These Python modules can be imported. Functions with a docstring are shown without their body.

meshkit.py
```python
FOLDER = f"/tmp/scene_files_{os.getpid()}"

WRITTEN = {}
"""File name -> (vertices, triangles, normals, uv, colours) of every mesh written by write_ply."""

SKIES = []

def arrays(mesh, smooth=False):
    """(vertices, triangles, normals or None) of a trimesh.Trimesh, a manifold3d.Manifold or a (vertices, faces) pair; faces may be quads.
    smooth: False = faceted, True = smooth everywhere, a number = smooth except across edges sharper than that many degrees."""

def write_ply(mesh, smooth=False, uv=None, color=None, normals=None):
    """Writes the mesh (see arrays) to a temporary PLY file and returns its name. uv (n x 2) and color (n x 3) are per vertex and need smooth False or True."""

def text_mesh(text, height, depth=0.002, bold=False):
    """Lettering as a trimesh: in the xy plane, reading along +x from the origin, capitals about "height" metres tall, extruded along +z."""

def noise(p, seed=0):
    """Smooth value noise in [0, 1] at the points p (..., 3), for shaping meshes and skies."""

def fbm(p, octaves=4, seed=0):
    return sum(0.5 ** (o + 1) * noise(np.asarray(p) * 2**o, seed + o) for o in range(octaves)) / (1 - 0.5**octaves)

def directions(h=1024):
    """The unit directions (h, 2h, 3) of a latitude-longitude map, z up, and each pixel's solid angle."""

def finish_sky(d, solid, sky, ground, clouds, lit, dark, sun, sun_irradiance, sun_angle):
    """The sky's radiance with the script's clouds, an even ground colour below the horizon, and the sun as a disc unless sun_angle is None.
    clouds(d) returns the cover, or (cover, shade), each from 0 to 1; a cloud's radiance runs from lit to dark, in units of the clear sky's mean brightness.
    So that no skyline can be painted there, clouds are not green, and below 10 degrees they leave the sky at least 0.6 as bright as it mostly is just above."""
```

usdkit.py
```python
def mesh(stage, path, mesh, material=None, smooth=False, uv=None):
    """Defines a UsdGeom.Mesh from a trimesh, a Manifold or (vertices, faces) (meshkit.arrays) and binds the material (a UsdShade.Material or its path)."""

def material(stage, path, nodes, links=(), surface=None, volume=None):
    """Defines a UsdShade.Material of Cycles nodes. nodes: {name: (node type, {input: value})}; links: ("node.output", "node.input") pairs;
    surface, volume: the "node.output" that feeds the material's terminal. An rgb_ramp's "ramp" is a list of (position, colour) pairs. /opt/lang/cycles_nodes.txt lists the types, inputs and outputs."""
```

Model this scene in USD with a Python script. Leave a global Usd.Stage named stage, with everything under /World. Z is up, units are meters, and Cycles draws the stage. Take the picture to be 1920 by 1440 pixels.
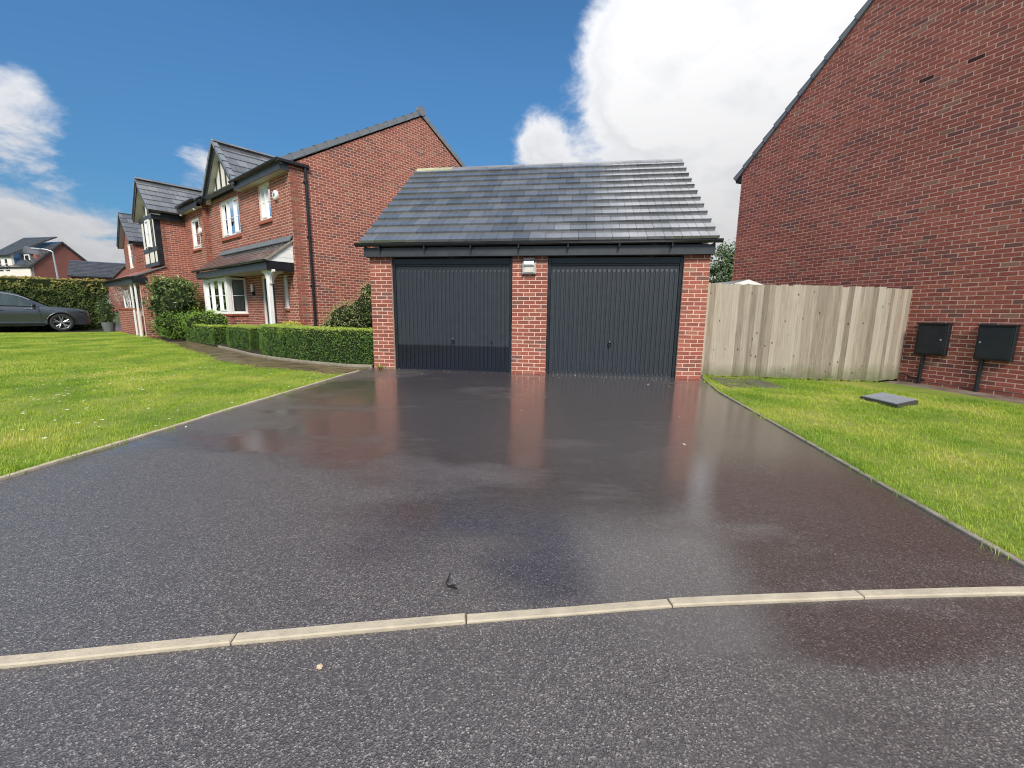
import math, random
import numpy as np
import trimesh
import trimesh.creation as tc
import shapely
from shapely.geometry import Polygon, box as sbox, LineString, Point
from shapely.prepared import prep
from pxr import Usd, UsdGeom, UsdLux, UsdShade, Gf, Sdf, Vt
import usdkit, meshkit

stage = Usd.Stage.CreateInMemory()
UsdGeom.SetStageUpAxis(stage, UsdGeom.Tokens.z)
UsdGeom.SetStageMetersPerUnit(stage, 1.0)
UsdGeom.Xform.Define(stage, '/World')
UsdGeom.Scope.Define(stage, '/World/Looks')
T = Sdf.ValueTypeNames
rng = np.random.default_rng(7)

# ------------------------------------------------------------------ camera
CAMZ = 1.21
PITCH, ROLL, FPX = 0.1674, 0.0107, 786.05
cam_f = np.array([0, math.cos(PITCH), -math.sin(PITCH)])
_r = np.array([1.0, 0, 0]); _u = np.cross(_r, cam_f)
cam_r = math.cos(ROLL) * _r + math.sin(ROLL) * _u
cam_u = -math.sin(ROLL) * _r + math.cos(ROLL) * _u
cam = UsdGeom.Camera.Define(stage, '/World/Camera')
M = Gf.Matrix4d(*cam_r, 0, *cam_u, 0, *(-cam_f), 0, 0, 0, CAMZ, 1)
cam.AddTransformOp().Set(M)
cam.CreateHorizontalApertureAttr(36.0)
cam.CreateVerticalApertureAttr(27.0)
cam.CreateFocalLengthAttr(36.0 * FPX / 1920)
cam.CreateClippingRangeAttr((0.05, 5000.0))
EXPOSURE = 1.6
cam.CreateExposureAttr(EXPOSURE)

# ------------------------------------------------------------------ sky and sun
SUN_EL, SUN_AZ = math.radians(44), math.atan2(0.10, -1.0)     # azimuth as atan2(x, y)
SUN_INT, SUN_ANGLE = 0.4, 20.0
SKY_STRENGTH = 0.1
def pxdir(x, y):
    d = (x - 960) / FPX * cam_r - (y - 720) / FPX * cam_u + cam_f
    return d / np.linalg.norm(d)

def make_sky():
    nodes = {
        'co': ('texture_coordinate', {}),
        'sky': ('sky_texture', {'sky_type': 'single_scattering', 'sun_disc': False, 'sun_elevation': SUN_EL, 'sun_rotation': SUN_AZ, 'altitude': 100.0, 'air_density': 1.0, 'aerosol_density': 0.4, 'ozone_density': 3.0}),
        'hz': ('map_range', {'from_min': 0.0, 'from_max': 0.45, 'to_min': 0.42, 'to_max': 1.0, 'clamp': True}), 'hzc': ('combine_xyz', {}), 'hzm': ('mix', {'mix_type': 'multiply', 'fac': 1.0}),
        'tint': ('mix', {'mix_type': 'multiply', 'fac': 1.0, 'color2': (0.235, 0.405, 0.485)}),
        'sep': ('separate_xyz', {}),
        'zc': ('math', {'math_type': 'maximum', 'value2': 0.0}),
        'zz': ('math', {'math_type': 'add', 'value2': 0.35}),
        'px': ('math', {'math_type': 'divide'}), 'py': ('math', {'math_type': 'divide'}),
        'pv': ('combine_xyz', {'z': 0.0}),
        'n1': ('noise_texture', {'scale': 3.4, 'detail': 9.0, 'roughness': 0.6, 'distortion': 0.35}),
        'n2': ('noise_texture', {'scale': 5.0, 'detail': 6.0, 'roughness': 0.55}),
        'mapn': ('mapping', {'location': (3.1, 1.7, 0.4)}),
    }
    links = [('co.generated', 'sep.vector'), ('sep.z', 'zc.value1'), ('zc.value', 'zz.value1'),
             ('sep.x', 'px.value1'), ('zz.value', 'px.value2'), ('sep.y', 'py.value1'), ('zz.value', 'py.value2'),
             ('px.value', 'pv.x'), ('py.value', 'pv.y'), ('pv.vector', 'mapn.vector'), ('mapn.vector', 'n1.vector'), ('mapn.vector', 'n2.vector'),
             ('sky.color', 'hzm.color1'), ('zc.value', 'hz.value'), ('hz.result', 'hzc.x'), ('hz.result', 'hzc.y'), ('hz.result', 'hzc.z'), ('hzc.vector', 'hzm.color2'), ('hzm.color', 'tint.color1')]
    # broad cloud masses: (direction, angular radius deg, amplitude)
    lumps = [((1440, 170), 18, .55), ((1300, 80), 9, .40), ((1190, 150), 6.5, .36), ((1560, 250), 12, .35), ((1400, 420), 9, .55), ((1260, 250), 7, .30), ((1520, 60), 6, .30),
             ((985, 285), 4.2, .62), ((1040, 300), 3.5, .45), ((425, 270), 4.5, .62), ((390, 345), 3.4, .55), ((60, 430), 7.5, .70), ((150, 460), 5.5, .5), ((-20, 60), 5, .6), ((25, 205), 3.2, .45),
             ((330, 150), 20, -.6), ((560, 110), 15, -.4), ((800, 110), 17, -.75), ((700, 190), 13, -.3), ((170, 330), 12, -.3), ((1440, 5), 4.5, -.3), ((1090, 240), 4.5, -.2), ((900, 330), 9, -.2), ((1230, 335), 5, -.22)]
    prev = None
    for i, (p, r, a) in enumerate(lumps):
        d = pxdir(*p)
        nodes[f'd{i}'] = ('vector_math', {'math_type': 'dot_product', 'vector2': tuple(d)})
        nodes[f'm{i}'] = ('map_range', {'range_type': 'smoothstep', 'from_min': math.cos(math.radians(r * 1.5)), 'from_max': math.cos(math.radians(r * .25)), 'to_min': 0.0, 'to_max': a, 'clamp': True})
        links += [('co.generated', f'd{i}.vector1'), (f'd{i}.value', f'm{i}.value')]
        if prev:
            nodes[f'a{i}'] = ('math', {'math_type': 'add'})
            links += [(prev, f'a{i}.value1'), (f'm{i}.result', f'a{i}.value2')]
            prev = f'a{i}.value'
        else:
            prev = f'm{i}.result'
    nodes.update({
        'nm': ('math', {'math_type': 'multiply_add', 'value2': 2.5, 'value3': -0.36}),
        'sum': ('math', {'math_type': 'add'}),
        'cov': ('map_range', {'range_type': 'smoothstep', 'from_min': 0.66, 'from_max': 1.2, 'to_min': 0.0, 'to_max': 1.0, 'clamp': True}),
        'up': ('map_range', {'range_type': 'smoothstep', 'from_min': 0.0, 'from_max': 0.03, 'to_min': 0.0, 'to_max': 1.0, 'clamp': True}),
        'cm': ('math', {'math_type': 'multiply'}),
        'shade': ('rgb_ramp', {'ramp': [(0.0, (1.8, 1.9, 2.12)), (0.35, (2.2, 2.22, 2.3)), (0.7, (1.95, 1.98, 2.06)), (1.0, (2.25, 2.25, 2.28))]}),
        'elv': ('math', {'math_type': 'multiply_add', 'value2': 1.6, 'value3': 0.75}), 'elc': ('combine_xyz', {}), 'elm': ('mix', {'mix_type': 'multiply', 'fac': 1.0}),
        'n2c': ('map_range', {'from_min': 0.35, 'from_max': 0.65, 'to_min': -0.25, 'to_max': 0.25, 'clamp': True}), 'n2a': ('math', {'math_type': 'add'}),
        'shv': ('map_range', {'from_min': 0.66, 'from_max': 1.9, 'to_min': 0.0, 'to_max': 1.0, 'clamp': True}),
        'mixc': ('mix', {'mix_type': 'mix'}),
        'bg': ('background_shader', {'strength': SKY_STRENGTH}),
    })
    links += [('n1.fac', 'nm.value1'), ('nm.value', 'sum.value1'), (prev, 'sum.value2'), ('sum.value', 'cov.value'), ('cov.result', 'cm.value1'),
              ('sep.z', 'up.value'), ('up.result', 'cm.value2'), ('sum.value', 'shv.value'), ('shv.result', 'n2a.value1'), ('n2.fac', 'n2c.value'), ('n2c.result', 'n2a.value2'), ('n2a.value', 'shade.fac'), ('zc.value', 'elv.value1'), ('elv.value', 'elc.x'), ('elv.value', 'elc.y'), ('elv.value', 'elc.z'), ('shade.color', 'elm.color1'), ('elc.vector', 'elm.color2'),
              ('cm.value', 'mixc.fac'), ('tint.color', 'mixc.color1'), ('elm.color', 'mixc.color2'), ('mixc.color', 'bg.color')]
    m = usdkit.material(stage, '/World/Looks/sky', nodes, links, surface='bg.background')
    dome = UsdLux.DomeLight.Define(stage, '/World/sky')
    UsdShade.MaterialBindingAPI.Apply(dome.GetPrim()).Bind(m)
    dome.GetPrim().SetCustomDataByKey('kind', 'structure')
make_sky()
sun = UsdLux.DistantLight.Define(stage, '/World/sun')
sun.CreateNormalizeAttr(True); sun.CreateIntensityAttr(SUN_INT); sun.CreateAngleAttr(SUN_ANGLE); sun.CreateColorAttr(Gf.Vec3f(1.0, 0.95, 0.87))
sd = np.array([math.sin(SUN_AZ) * math.cos(SUN_EL), math.cos(SUN_AZ) * math.cos(SUN_EL), math.sin(SUN_EL)])
zx = sd; xx = np.cross([0, 0, 1.0], zx); xx /= np.linalg.norm(xx); yx = np.cross(zx, xx)
sun.AddTransformOp().Set(Gf.Matrix4d(*xx, 0, *yx, 0, *zx, 0, 0, 0, 0, 1))

# ------------------------------------------------------------------ materials
MATS = {}
def mat(name, nodes, links=(), surface='p.BSDF'):
    MATS[name] = usdkit.material(stage, f'/World/Looks/{name}', nodes, links, surface=surface)
    return MATS[name]

def plain(name, color, rough=0.5, var=0.12, scale=6.0, spec=0.5, bump=0.0, bscale=40.0, metallic=0.0, coat=0.0):
    """a paint or plastic with a little tonal variation and dirt"""
    c = np.array(color)
    nodes = {'g': ('geometry', {}), 'n': ('noise_texture', {'scale': scale, 'detail': 5.0, 'roughness': 0.6}),
             'r': ('rgb_ramp', {'ramp': [(0.25, tuple(c * (1 - var))), (0.75, tuple(np.minimum(c * (1 + var), 1)))]}),
             'rr': ('map_range', {'from_min': 0.3, 'from_max': 0.7, 'to_min': max(rough - .08, 0.02), 'to_max': min(rough + .08, 1)}),
             'p': ('principled_bsdf', {'specular_ior_level': spec, 'metallic': metallic, 'coat_weight': coat})}
    links = [('g.position', 'n.vector'), ('n.fac', 'r.fac'), ('r.color', 'p.base_color'), ('n.fac', 'rr.value'), ('rr.result', 'p.roughness')]
    if bump:
        nodes['n2'] = ('noise_texture', {'scale': bscale, 'detail': 4.0}); nodes['b'] = ('bump', {'strength': 1.0, 'distance': bump})
        links += [('g.position', 'n2.vector'), ('n2.fac', 'b.height'), ('b.normal', 'p.normal')]
    return mat(name, nodes, links)

def brick_mat(name, tint=(1, 1, 1)):
    t = np.array(tint)
    ramp = [(0.0, (.155, .07, .06)), (.12, (.185, .082, .062)), (.22, (.225, .075, .054)), (.45, (.275, .083, .056)), (.7, (.30, .092, .062)), (.9, (.335, .112, .072)), (1.0, (.26, .14, .092))]
    ramp = [(a, tuple(np.array(c) * t)) for a, c in ramp]
    nodes = {'at': ('attribute', {'attribute': 'tint'}), 's': ('separate_color', {}), 'r': ('rgb_ramp', {'ramp': ramp}),
             'g': ('geometry', {}), 'mp': ('mapping', {'scale': (28, 28, 70)}), 'n': ('noise_texture', {'scale': 1.0, 'detail': 5.0, 'roughness': 0.65}),
             'n0': ('noise_texture', {'scale': 0.5, 'detail': 3.0}), 'v0': ('map_range', {'from_min': .3, 'from_max': .7, 'to_min': .86, 'to_max': 1.12}),
             'v': ('map_range', {'from_min': .28, 'from_max': .72, 'to_min': .66, 'to_max': 1.34}), 'vm': ('math', {'math_type': 'multiply'}),
             'h': ('hsv', {'saturation': 1.0}), 'b': ('bump', {'strength': 0.7, 'distance': 0.006}),
             'p': ('principled_bsdf', {'roughness': 0.8, 'specular_ior_level': 0.3})}
    links = [('at.color', 's.color'), ('s.r', 'r.fac'), ('g.position', 'mp.vector'), ('mp.vector', 'n.vector'), ('g.position', 'n0.vector'), ('n0.fac', 'v0.value'), ('n.fac', 'v.value'), ('v.result', 'vm.value1'), ('v0.result', 'vm.value2'), ('vm.value', 'h.value'),
             ('r.color', 'h.color'), ('h.color', 'p.base_color'), ('n.fac', 'b.height'), ('b.normal', 'p.normal')]
    return mat(name, nodes, links)
brick_mat('brick'); brick_mat('brick_right', (1.0, .93, .95))
plain('mortar', (.66, .46, .37), .92, .16, 9.0, .2, .003, 120)
plain('far_brick', (.25, .10, .08), .9, .12, .8, .2)
plain('sill_brick', (.34, .10, .06), .75, .2, 30, .3, .003, 90)
plain('black_trim', (.014, .015, .018), .28, .25, 5, .5)
plain('charcoal_trim', (.035, .037, .042), .42, .2, 4, .5)
plain('white_paint', (.78, .77, .74), .4, .05, 4, .5)
plain('cream_render', (.74, .69, .60), .8, .07, 2.5, .3, .002, 80)
plain('soffit_cream', (.48, .46, .38), .6, .1, 3, .4)
plain('lead_sheet', (.13, .14, .145), .45, .2, 3, .5)
plain('roof_far', (.075, .07, .068), .6, .25, 1.2, .4)
plain('concrete_edging', (.42, .36, .27), .75, .2, 8, .3, .004, 60)
plain('old_edging', (.25, .22, .17), .85, .3, 6, .3, .006, 40)
plain('curtain', (.74, .75, .74), .9, .12, 2.5, .2)
plain('dark_door', (.012, .016, .018), .3, .2, 3)
plain('black_plastic', (.010, .012, .015), .33, .3, 4, .5)
plain('lamp_grey', (.42, .43, .42), .4, .1, 12)
plain('galv', (.36, .39, .42), .4, .12, 5, .5, metallic=.3)
plain('rubber', (.018, .018, .018), .75, .2, 9)
plain('alloy', (.42, .43, .45), .3, .1, 8, metallic=.85)
plain('bark', (.09, .065, .045), .9, .3, 14, .2, .01, 20)
plain('soil', (.035, .026, .018), .95, .3, 5, .2, .02, 18)
plain('petal', (.8, .78, .7), .8, .1, 8, .2)
plain('dry_leaf', (.42, .33, .16), .8, .3, 20, .2)
plain('twig', (.012, .011, .012), .5, .3, 20)
plain('pebble_stone', (.55, .42, .30), .7, .3, 40)
plain('air_vent', (.075, .018, .016), .7, .2, 9)
plain('verge_grey', (.17, .185, .20), .45, .15, 6)
plain('cover_iron', (.045, .047, .05), .45, .3, 30, .5, .003, 90)
plain('red_tile', (.26, .085, .06), .7, .2, 3)
plain('cream_stone', (.55, .52, .44), .7, .15, 10)
plain('metal_grey', (.15, .16, .17), .5, .3, 20, .5, .002, 60)
plain('shed_green', (.05, .07, .055), .6, .2, 5)

# wet roof tiles
def tile_mat(name, base, rough=.22):
    b = np.array(base)
    nodes = {'at': ('attribute', {'attribute': 'tint'}), 's': ('separate_color', {}), 'g': ('geometry', {}), 'n': ('noise_texture', {'scale': 14.0, 'detail': 6.0, 'roughness': .65}),
             'n2': ('noise_texture', {'scale': 1.4, 'detail': 3.0}),
             'm': ('math', {'math_type': 'multiply_add', 'value2': .5}), 'r': ('rgb_ramp', {'ramp': [(.25, tuple(b * .65)), (.8, tuple(b * 1.35))]}),
             'rr': ('map_range', {'from_min': .3, 'from_max': .7, 'to_min': rough - .08, 'to_max': rough + .14, 'clamp': True}), 'b': ('bump', {'strength': .5, 'distance': .004}),
             'p': ('principled_bsdf', {'specular_ior_level': 1.0, 'coat_weight': 1.0, 'coat_roughness': .10, 'coat_ior': 1.7})}
    links = [('at.color', 's.color'), ('g.position', 'n.vector'), ('g.position', 'n2.vector'), ('n.fac', 'm.value1'), ('s.r', 'm.value3'), ('m.value', 'r.fac'), ('r.color', 'p.base_color'), ('n2.fac', 'rr.value'), ('rr.result', 'p.roughness'), ('n.fac', 'b.height'), ('b.normal', 'p.normal')]
    nodes['m0'] = ('math', {'math_type': 'multiply', 'value2': .5}); links[4] = ('s.r', 'm0.value1'); links.append(('m0.value', 'm.value3'))
    return mat(name, nodes, links)
tile_mat('tile', (.125, .125, .127)); tile_mat('tile_brown', (.065, .061, .06), .3); tile_mat('tile_yellow', (.40, .36, .16), .5)

# garage door paint, wet and splashed dark towards the ground (door one only)
def door_mat(name, wet_h):
    nodes = {'g': ('geometry', {}), 'n': ('noise_texture', {'scale': 7.0, 'detail': 6.0, 'roughness': .7}), 's': ('separate_xyz', {}),
             'n2': ('noise_texture', {'scale': 90.0, 'detail': 3.0, 'roughness': .6}),
             'j': ('math', {'math_type': 'multiply_add', 'value2': .05}), 'w': ('map_range', {'from_min': wet_h + .05, 'from_max': wet_h + .015, 'to_min': 0, 'to_max': 1, 'clamp': True}),
             'sp': ('map_range', {'from_min': .35, 'from_max': .62, 'to_min': .55, 'to_max': 1, 'clamp': True}), 'wm': ('math', {'math_type': 'multiply'}),
             'c': ('rgb_ramp', {'ramp': [(.2, (.017, .021, .028)), (.8, (.029, .034, .042))]}), 'mx': ('mix', {'color2': (.007, .007, .013)}),
             'ro': ('mix_float', {'a': .42, 'b': .16}), 'p': ('principled_bsdf', {'specular_ior_level': .5})}
    links = [('g.position', 'n.vector'), ('g.position', 'n2.vector'), ('g.position', 's.vector'), ('n.fac', 'j.value1'), ('s.z', 'j.value3'), ('j.value', 'w.value'), ('n2.fac', 'sp.value'), ('w.result', 'wm.value1'), ('sp.result', 'wm.value2'),
             ('n.fac', 'c.fac'), ('c.color', 'mx.color1'), ('wm.value', 'mx.fac'), ('mx.color', 'p.base_color'), ('w.result', 'ro.fac'), ('ro.result', 'p.roughness')]
    return mat(name, nodes, links)
door_mat('door_splashed', .545); door_mat('door_paint', -2.0)

# wet tarmac
PUDDLES = [(1.39, 3.0, .5, .55, .26), (.85, 1.98, 1.0, .36, .30), (.2, 2.55, 1.4, .30, .20), (-2.42, 3.8, .40, .28, .26), (2.3, 2.8, .7, 1.5, .24), (1.3, 1.52, .8, .16, .26), (.3, 5.6, 3.4, 2.4, .13), (.62, 2.29, .17, .07, .3),
           (-2.6, 2.3, 1.6, 1.2, -.30), (-.9, 1.4, 1.2, .55, -.24), (-.2, 3.2, .5, .25, -.12), (.6, 3.9, .35, .22, -.16), (1.75, 4.6, .7, .35, -.12)]   # low spots that hold water and high ones that drain
def tarmac(name, wet0=0.0, tone=1.0):
    nodes = {
        'g': ('geometry', {}), 's': ('separate_xyz', {}),
        'v': ('voronoi_texture', {'scale': 200.0, 'feature': 'f1'}), 'vs': ('separate_color', {}),
        'v2': ('voronoi_texture', {'scale': 190.0, 'feature': 'f1'}),
        'chip': ('rgb_ramp', {'ramp': [(0.0, (.040, .034, .033)), (.4, (.070, .060, .057)), (.7, (.105, .090, .085)), (.9, (.16, .140, .130)), (1.0, (.33, .30, .275))]}),
        'n': ('noise_texture', {'scale': .55, 'detail': 4.0, 'roughness': .55, 'distortion': .6}),
        'mp': ('mapping', {'scale': (.8, 1.6, 1.0)}),
        'n3': ('noise_texture', {'scale': 1.7, 'detail': 6.0, 'roughness': .66}),
        'big': ('noise_texture', {'scale': .35, 'detail': 2.0}),
        'gy': ('map_range', {'from_min': 1.7, 'from_max': 4.2, 'to_min': -.10, 'to_max': .10, 'clamp': True}),
        'gx': ('map_range', {'from_min': -2.5, 'from_max': 1.2, 'to_min': -.10, 'to_max': .06, 'clamp': True}),
        'w1': ('math', {'math_type': 'add'}), 'w2': ('math', {'math_type': 'add'}), 'w3': ('math', {'math_type': 'multiply_add', 'value2': .5}),
        'W': ('map_range', {'range_type': 'smoothstep', 'from_min': .56, 'from_max': .90, 'to_min': wet0, 'to_max': 1.0, 'clamp': True}),
        'mx': ('mix', {'mix_type': 'multiply'}), 'dk': ('mix', {'color1': (tone, tone, tone), 'color2': (.55 * tone, .50 * tone, .49 * tone)}),
        'ro': ('mix_float', {'a': .46, 'b': .30}), 'cr': ('mix_float', {'a': .22, 'b': .05}), 'cw': ('mix_float', {'a': .6, 'b': 1.0}),
        'bs': ('mix_float', {'a': .9, 'b': .45}), 'b': ('bump', {'distance': .0035}),
        'cbs': ('mix_float', {'a': .40, 'b': .055}), 'cb': ('bump', {'distance': .0035}), 'hb': ('math', {'math_type': 'add'}), 'nf': ('noise_texture', {'scale': 38.0, 'detail': 3.0, 'roughness': .6}),
        'p': ('principled_bsdf', {'specular_ior_level': .5, 'coat_ior': 1.6})}
    links = [('g.position', 'v.vector'), ('g.position', 'v2.vector'), ('g.position', 's.vector'), ('v.color', 'vs.color'), ('vs.r', 'chip.fac'), ('g.position', 'mp.vector'), ('mp.vector', 'n.vector'), ('mp.vector', 'n3.vector'), ('g.position', 'big.vector'), ('g.position', 'nf.vector'),
             ('s.y', 'gy.value'), ('s.x', 'gx.value'), ('gy.result', 'w1.value1'), ('gx.result', 'w1.value2'), ('n.fac', 'w2.value1'), ('w1.value', 'w2.value2'), ('n3.fac', 'w3.value1'), ('w2.value', 'w3.value3'), ('w3.value', 'W.value'),
             ('chip.color', 'mx.color1'), ('W.result', 'dk.fac'), ('dk.color', 'mx.color2'), ('mx.color', 'p.base_color'), ('W.result', 'ro.fac'), ('ro.result', 'p.roughness'),
             ('W.result', 'cr.fac'), ('cr.result', 'p.coat_roughness'), ('W.result', 'cw.fac'), ('cw.result', 'p.coat_weight'), ('W.result', 'bs.fac'), ('bs.result', 'b.strength'), ('v.distance', 'hb.value1'), ('nf.fac', 'hb.value2'), ('hb.value', 'b.height'), ('b.normal', 'p.normal'),
             ('W.result', 'cbs.fac'), ('cbs.result', 'cb.strength'), ('hb.value', 'cb.height'), ('cb.normal', 'p.coat_normal')]
    nodes['mx'][1]['fac'] = 1.0
    prev = 'w3.value'
    for i, (cx, cy, rx, ry, amp) in enumerate(PUDDLES):
        nodes[f'pm{i}'] = ('mapping', {'scale': (1 / rx, 1 / ry, 0), 'location': (-cx / rx, -cy / ry, 0)}); nodes[f'pl{i}'] = ('vector_math', {'math_type': 'length'})
        nodes[f'pr{i}'] = ('map_range', {'range_type': 'smoothstep', 'from_min': 1.35, 'from_max': .35, 'to_min': 0.0, 'to_max': amp, 'clamp': True}); nodes[f'pa{i}'] = ('math', {'math_type': 'add'})
        links += [('g.position', f'pm{i}.vector'), (f'pm{i}.vector', f'pl{i}.vector1'), (f'pl{i}.value', f'pr{i}.value'), (prev, f'pa{i}.value1'), (f'pr{i}.result', f'pa{i}.value2')]; prev = f'pa{i}.value'
    links = [(prev, 'W.value') if b == 'W.value' else (a, b) for a, b in links]
    return mat(name, nodes, links)
tarmac('tarmac'); tarmac('tarmac_road', 0.0, 1.0)

# lawn soil and thatch under the blades, and the blades
def grass_mats():
    nodes = {'g': ('geometry', {}), 'n': ('noise_texture', {'scale': .9, 'detail': 5.0, 'roughness': .6}), 'n2': ('noise_texture', {'scale': 26.0, 'detail': 4.0}),
             'r': ('rgb_ramp', {'ramp': [(.3, (.075, .13, .016)), (.5, (.14, .19, .025)), (.66, (.24, .25, .05)), (.8, (.32, .28, .09))]}), 'm': ('math', {'math_type': 'multiply_add', 'value2': .35}),
             'k': ('math', {'math_type': 'multiply', 'value2': .72}), 'b': ('bump', {'strength': .8, 'distance': .02}), 'p': ('principled_bsdf', {'roughness': .85, 'specular_ior_level': .25})}
    links = [('g.position', 'n.vector'), ('g.position', 'n2.vector'), ('n.fac', 'k.value1'), ('n2.fac', 'm.value1'), ('k.value', 'm.value3'), ('m.value', 'r.fac'), ('r.color', 'p.base_color'), ('n2.fac', 'b.height'), ('b.normal', 'p.normal')]
    mat('lawn_soil', nodes, links)
    nodes = {'g': ('geometry', {}), 'n': ('noise_texture', {'scale': .9, 'detail': 5.0, 'roughness': .6}), 'at': ('attribute', {'attribute': 'tint'}), 's': ('separate_color', {}),
             'k': ('math', {'math_type': 'multiply_add', 'value2': 1.25, 'value3': -.28}), 'm': ('math', {'math_type': 'multiply_add', 'value2': .32}),
             'r': ('rgb_ramp', {'ramp': [(.2, (.13, .25, .02)), (.42, (.25, .38, .035)), (.6, (.40, .48, .06)), (.75, (.55, .53, .12)), (.9, (.6, .52, .2))]}),
             'd': ('principled_bsdf', {'roughness': .5, 'specular_ior_level': .4}), 't': ('translucent_bsdf', {}), 'p': ('mix_closure', {'fac': .3})}
    links = [('g.position', 'n.vector'), ('at.color', 's.color'), ('n.fac', 'k.value1'), ('s.r', 'm.value1'), ('k.value', 'm.value3'), ('m.value', 'r.fac'), ('r.color', 'd.base_color'), ('r.color', 't.color'), ('d.BSDF', 'p.closure1'), ('t.BSDF', 'p.closure2')]
    mat('grass_blade', nodes, links, surface='p.closure')
grass_mats()

def leaf_mat(name, ramp, rough=.45, spec=.4, trans=.25):
    nodes = {'at': ('attribute', {'attribute': 'tint'}), 's': ('separate_color', {}), 'r': ('rgb_ramp', {'ramp': ramp}), 'd': ('principled_bsdf', {'roughness': rough, 'specular_ior_level': spec}), 't': ('translucent_bsdf', {}), 'p': ('mix_closure', {'fac': trans})}
    links = [('at.color', 's.color'), ('s.r', 'r.fac'), ('r.color', 'd.base_color'), ('r.color', 't.color'), ('d.BSDF', 'p.closure1'), ('t.BSDF', 'p.closure2')]
    mat(name, nodes, links, surface='p.closure')
leaf_mat('leaf_box', [(0, (.05, .12, .025)), (.5, (.12, .23, .045)), (.8, (.26, .40, .06)), (1, (.48, .58, .10))])
leaf_mat('leaf_shrub', [(0, (.07, .15, .02)), (.6, (.19, .33, .035)), (1, (.34, .48, .07))])
leaf_mat('leaf_laurel', [(0, (.03, .055, .02)), (.5, (.075, .12, .03)), (.85, (.17, .24, .06)), (1, (.32, .36, .13))], .35, .5)
leaf_mat('leaf_pieris', [(0, (.03, .06, .02)), (.4, (.09, .15, .04)), (.7, (.26, .30, .10)), (.92, (.46, .44, .22)), (1, (.55, .36, .2))], .4)
leaf_mat('leaf_gold', [(0, (.30, .34, .03)), (1, (.65, .62, .06))], .5)
leaf_mat('leaf_conifer', [(0, (.025, .045, .015)), (.45, (.065, .10, .025)), (.8, (.16, .19, .045)), (1, (.42, .33, .10))], .6, .3, .15)
leaf_mat('leaf_tree', [(0, (.03, .065, .03)), (.6, (.075, .13, .05)), (1, (.15, .2, .09))], .5, .4)
leaf_mat('plume', [(0, (.5, .47, .42)), (1, (.75, .72, .68))], .9, .1, .4)

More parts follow.
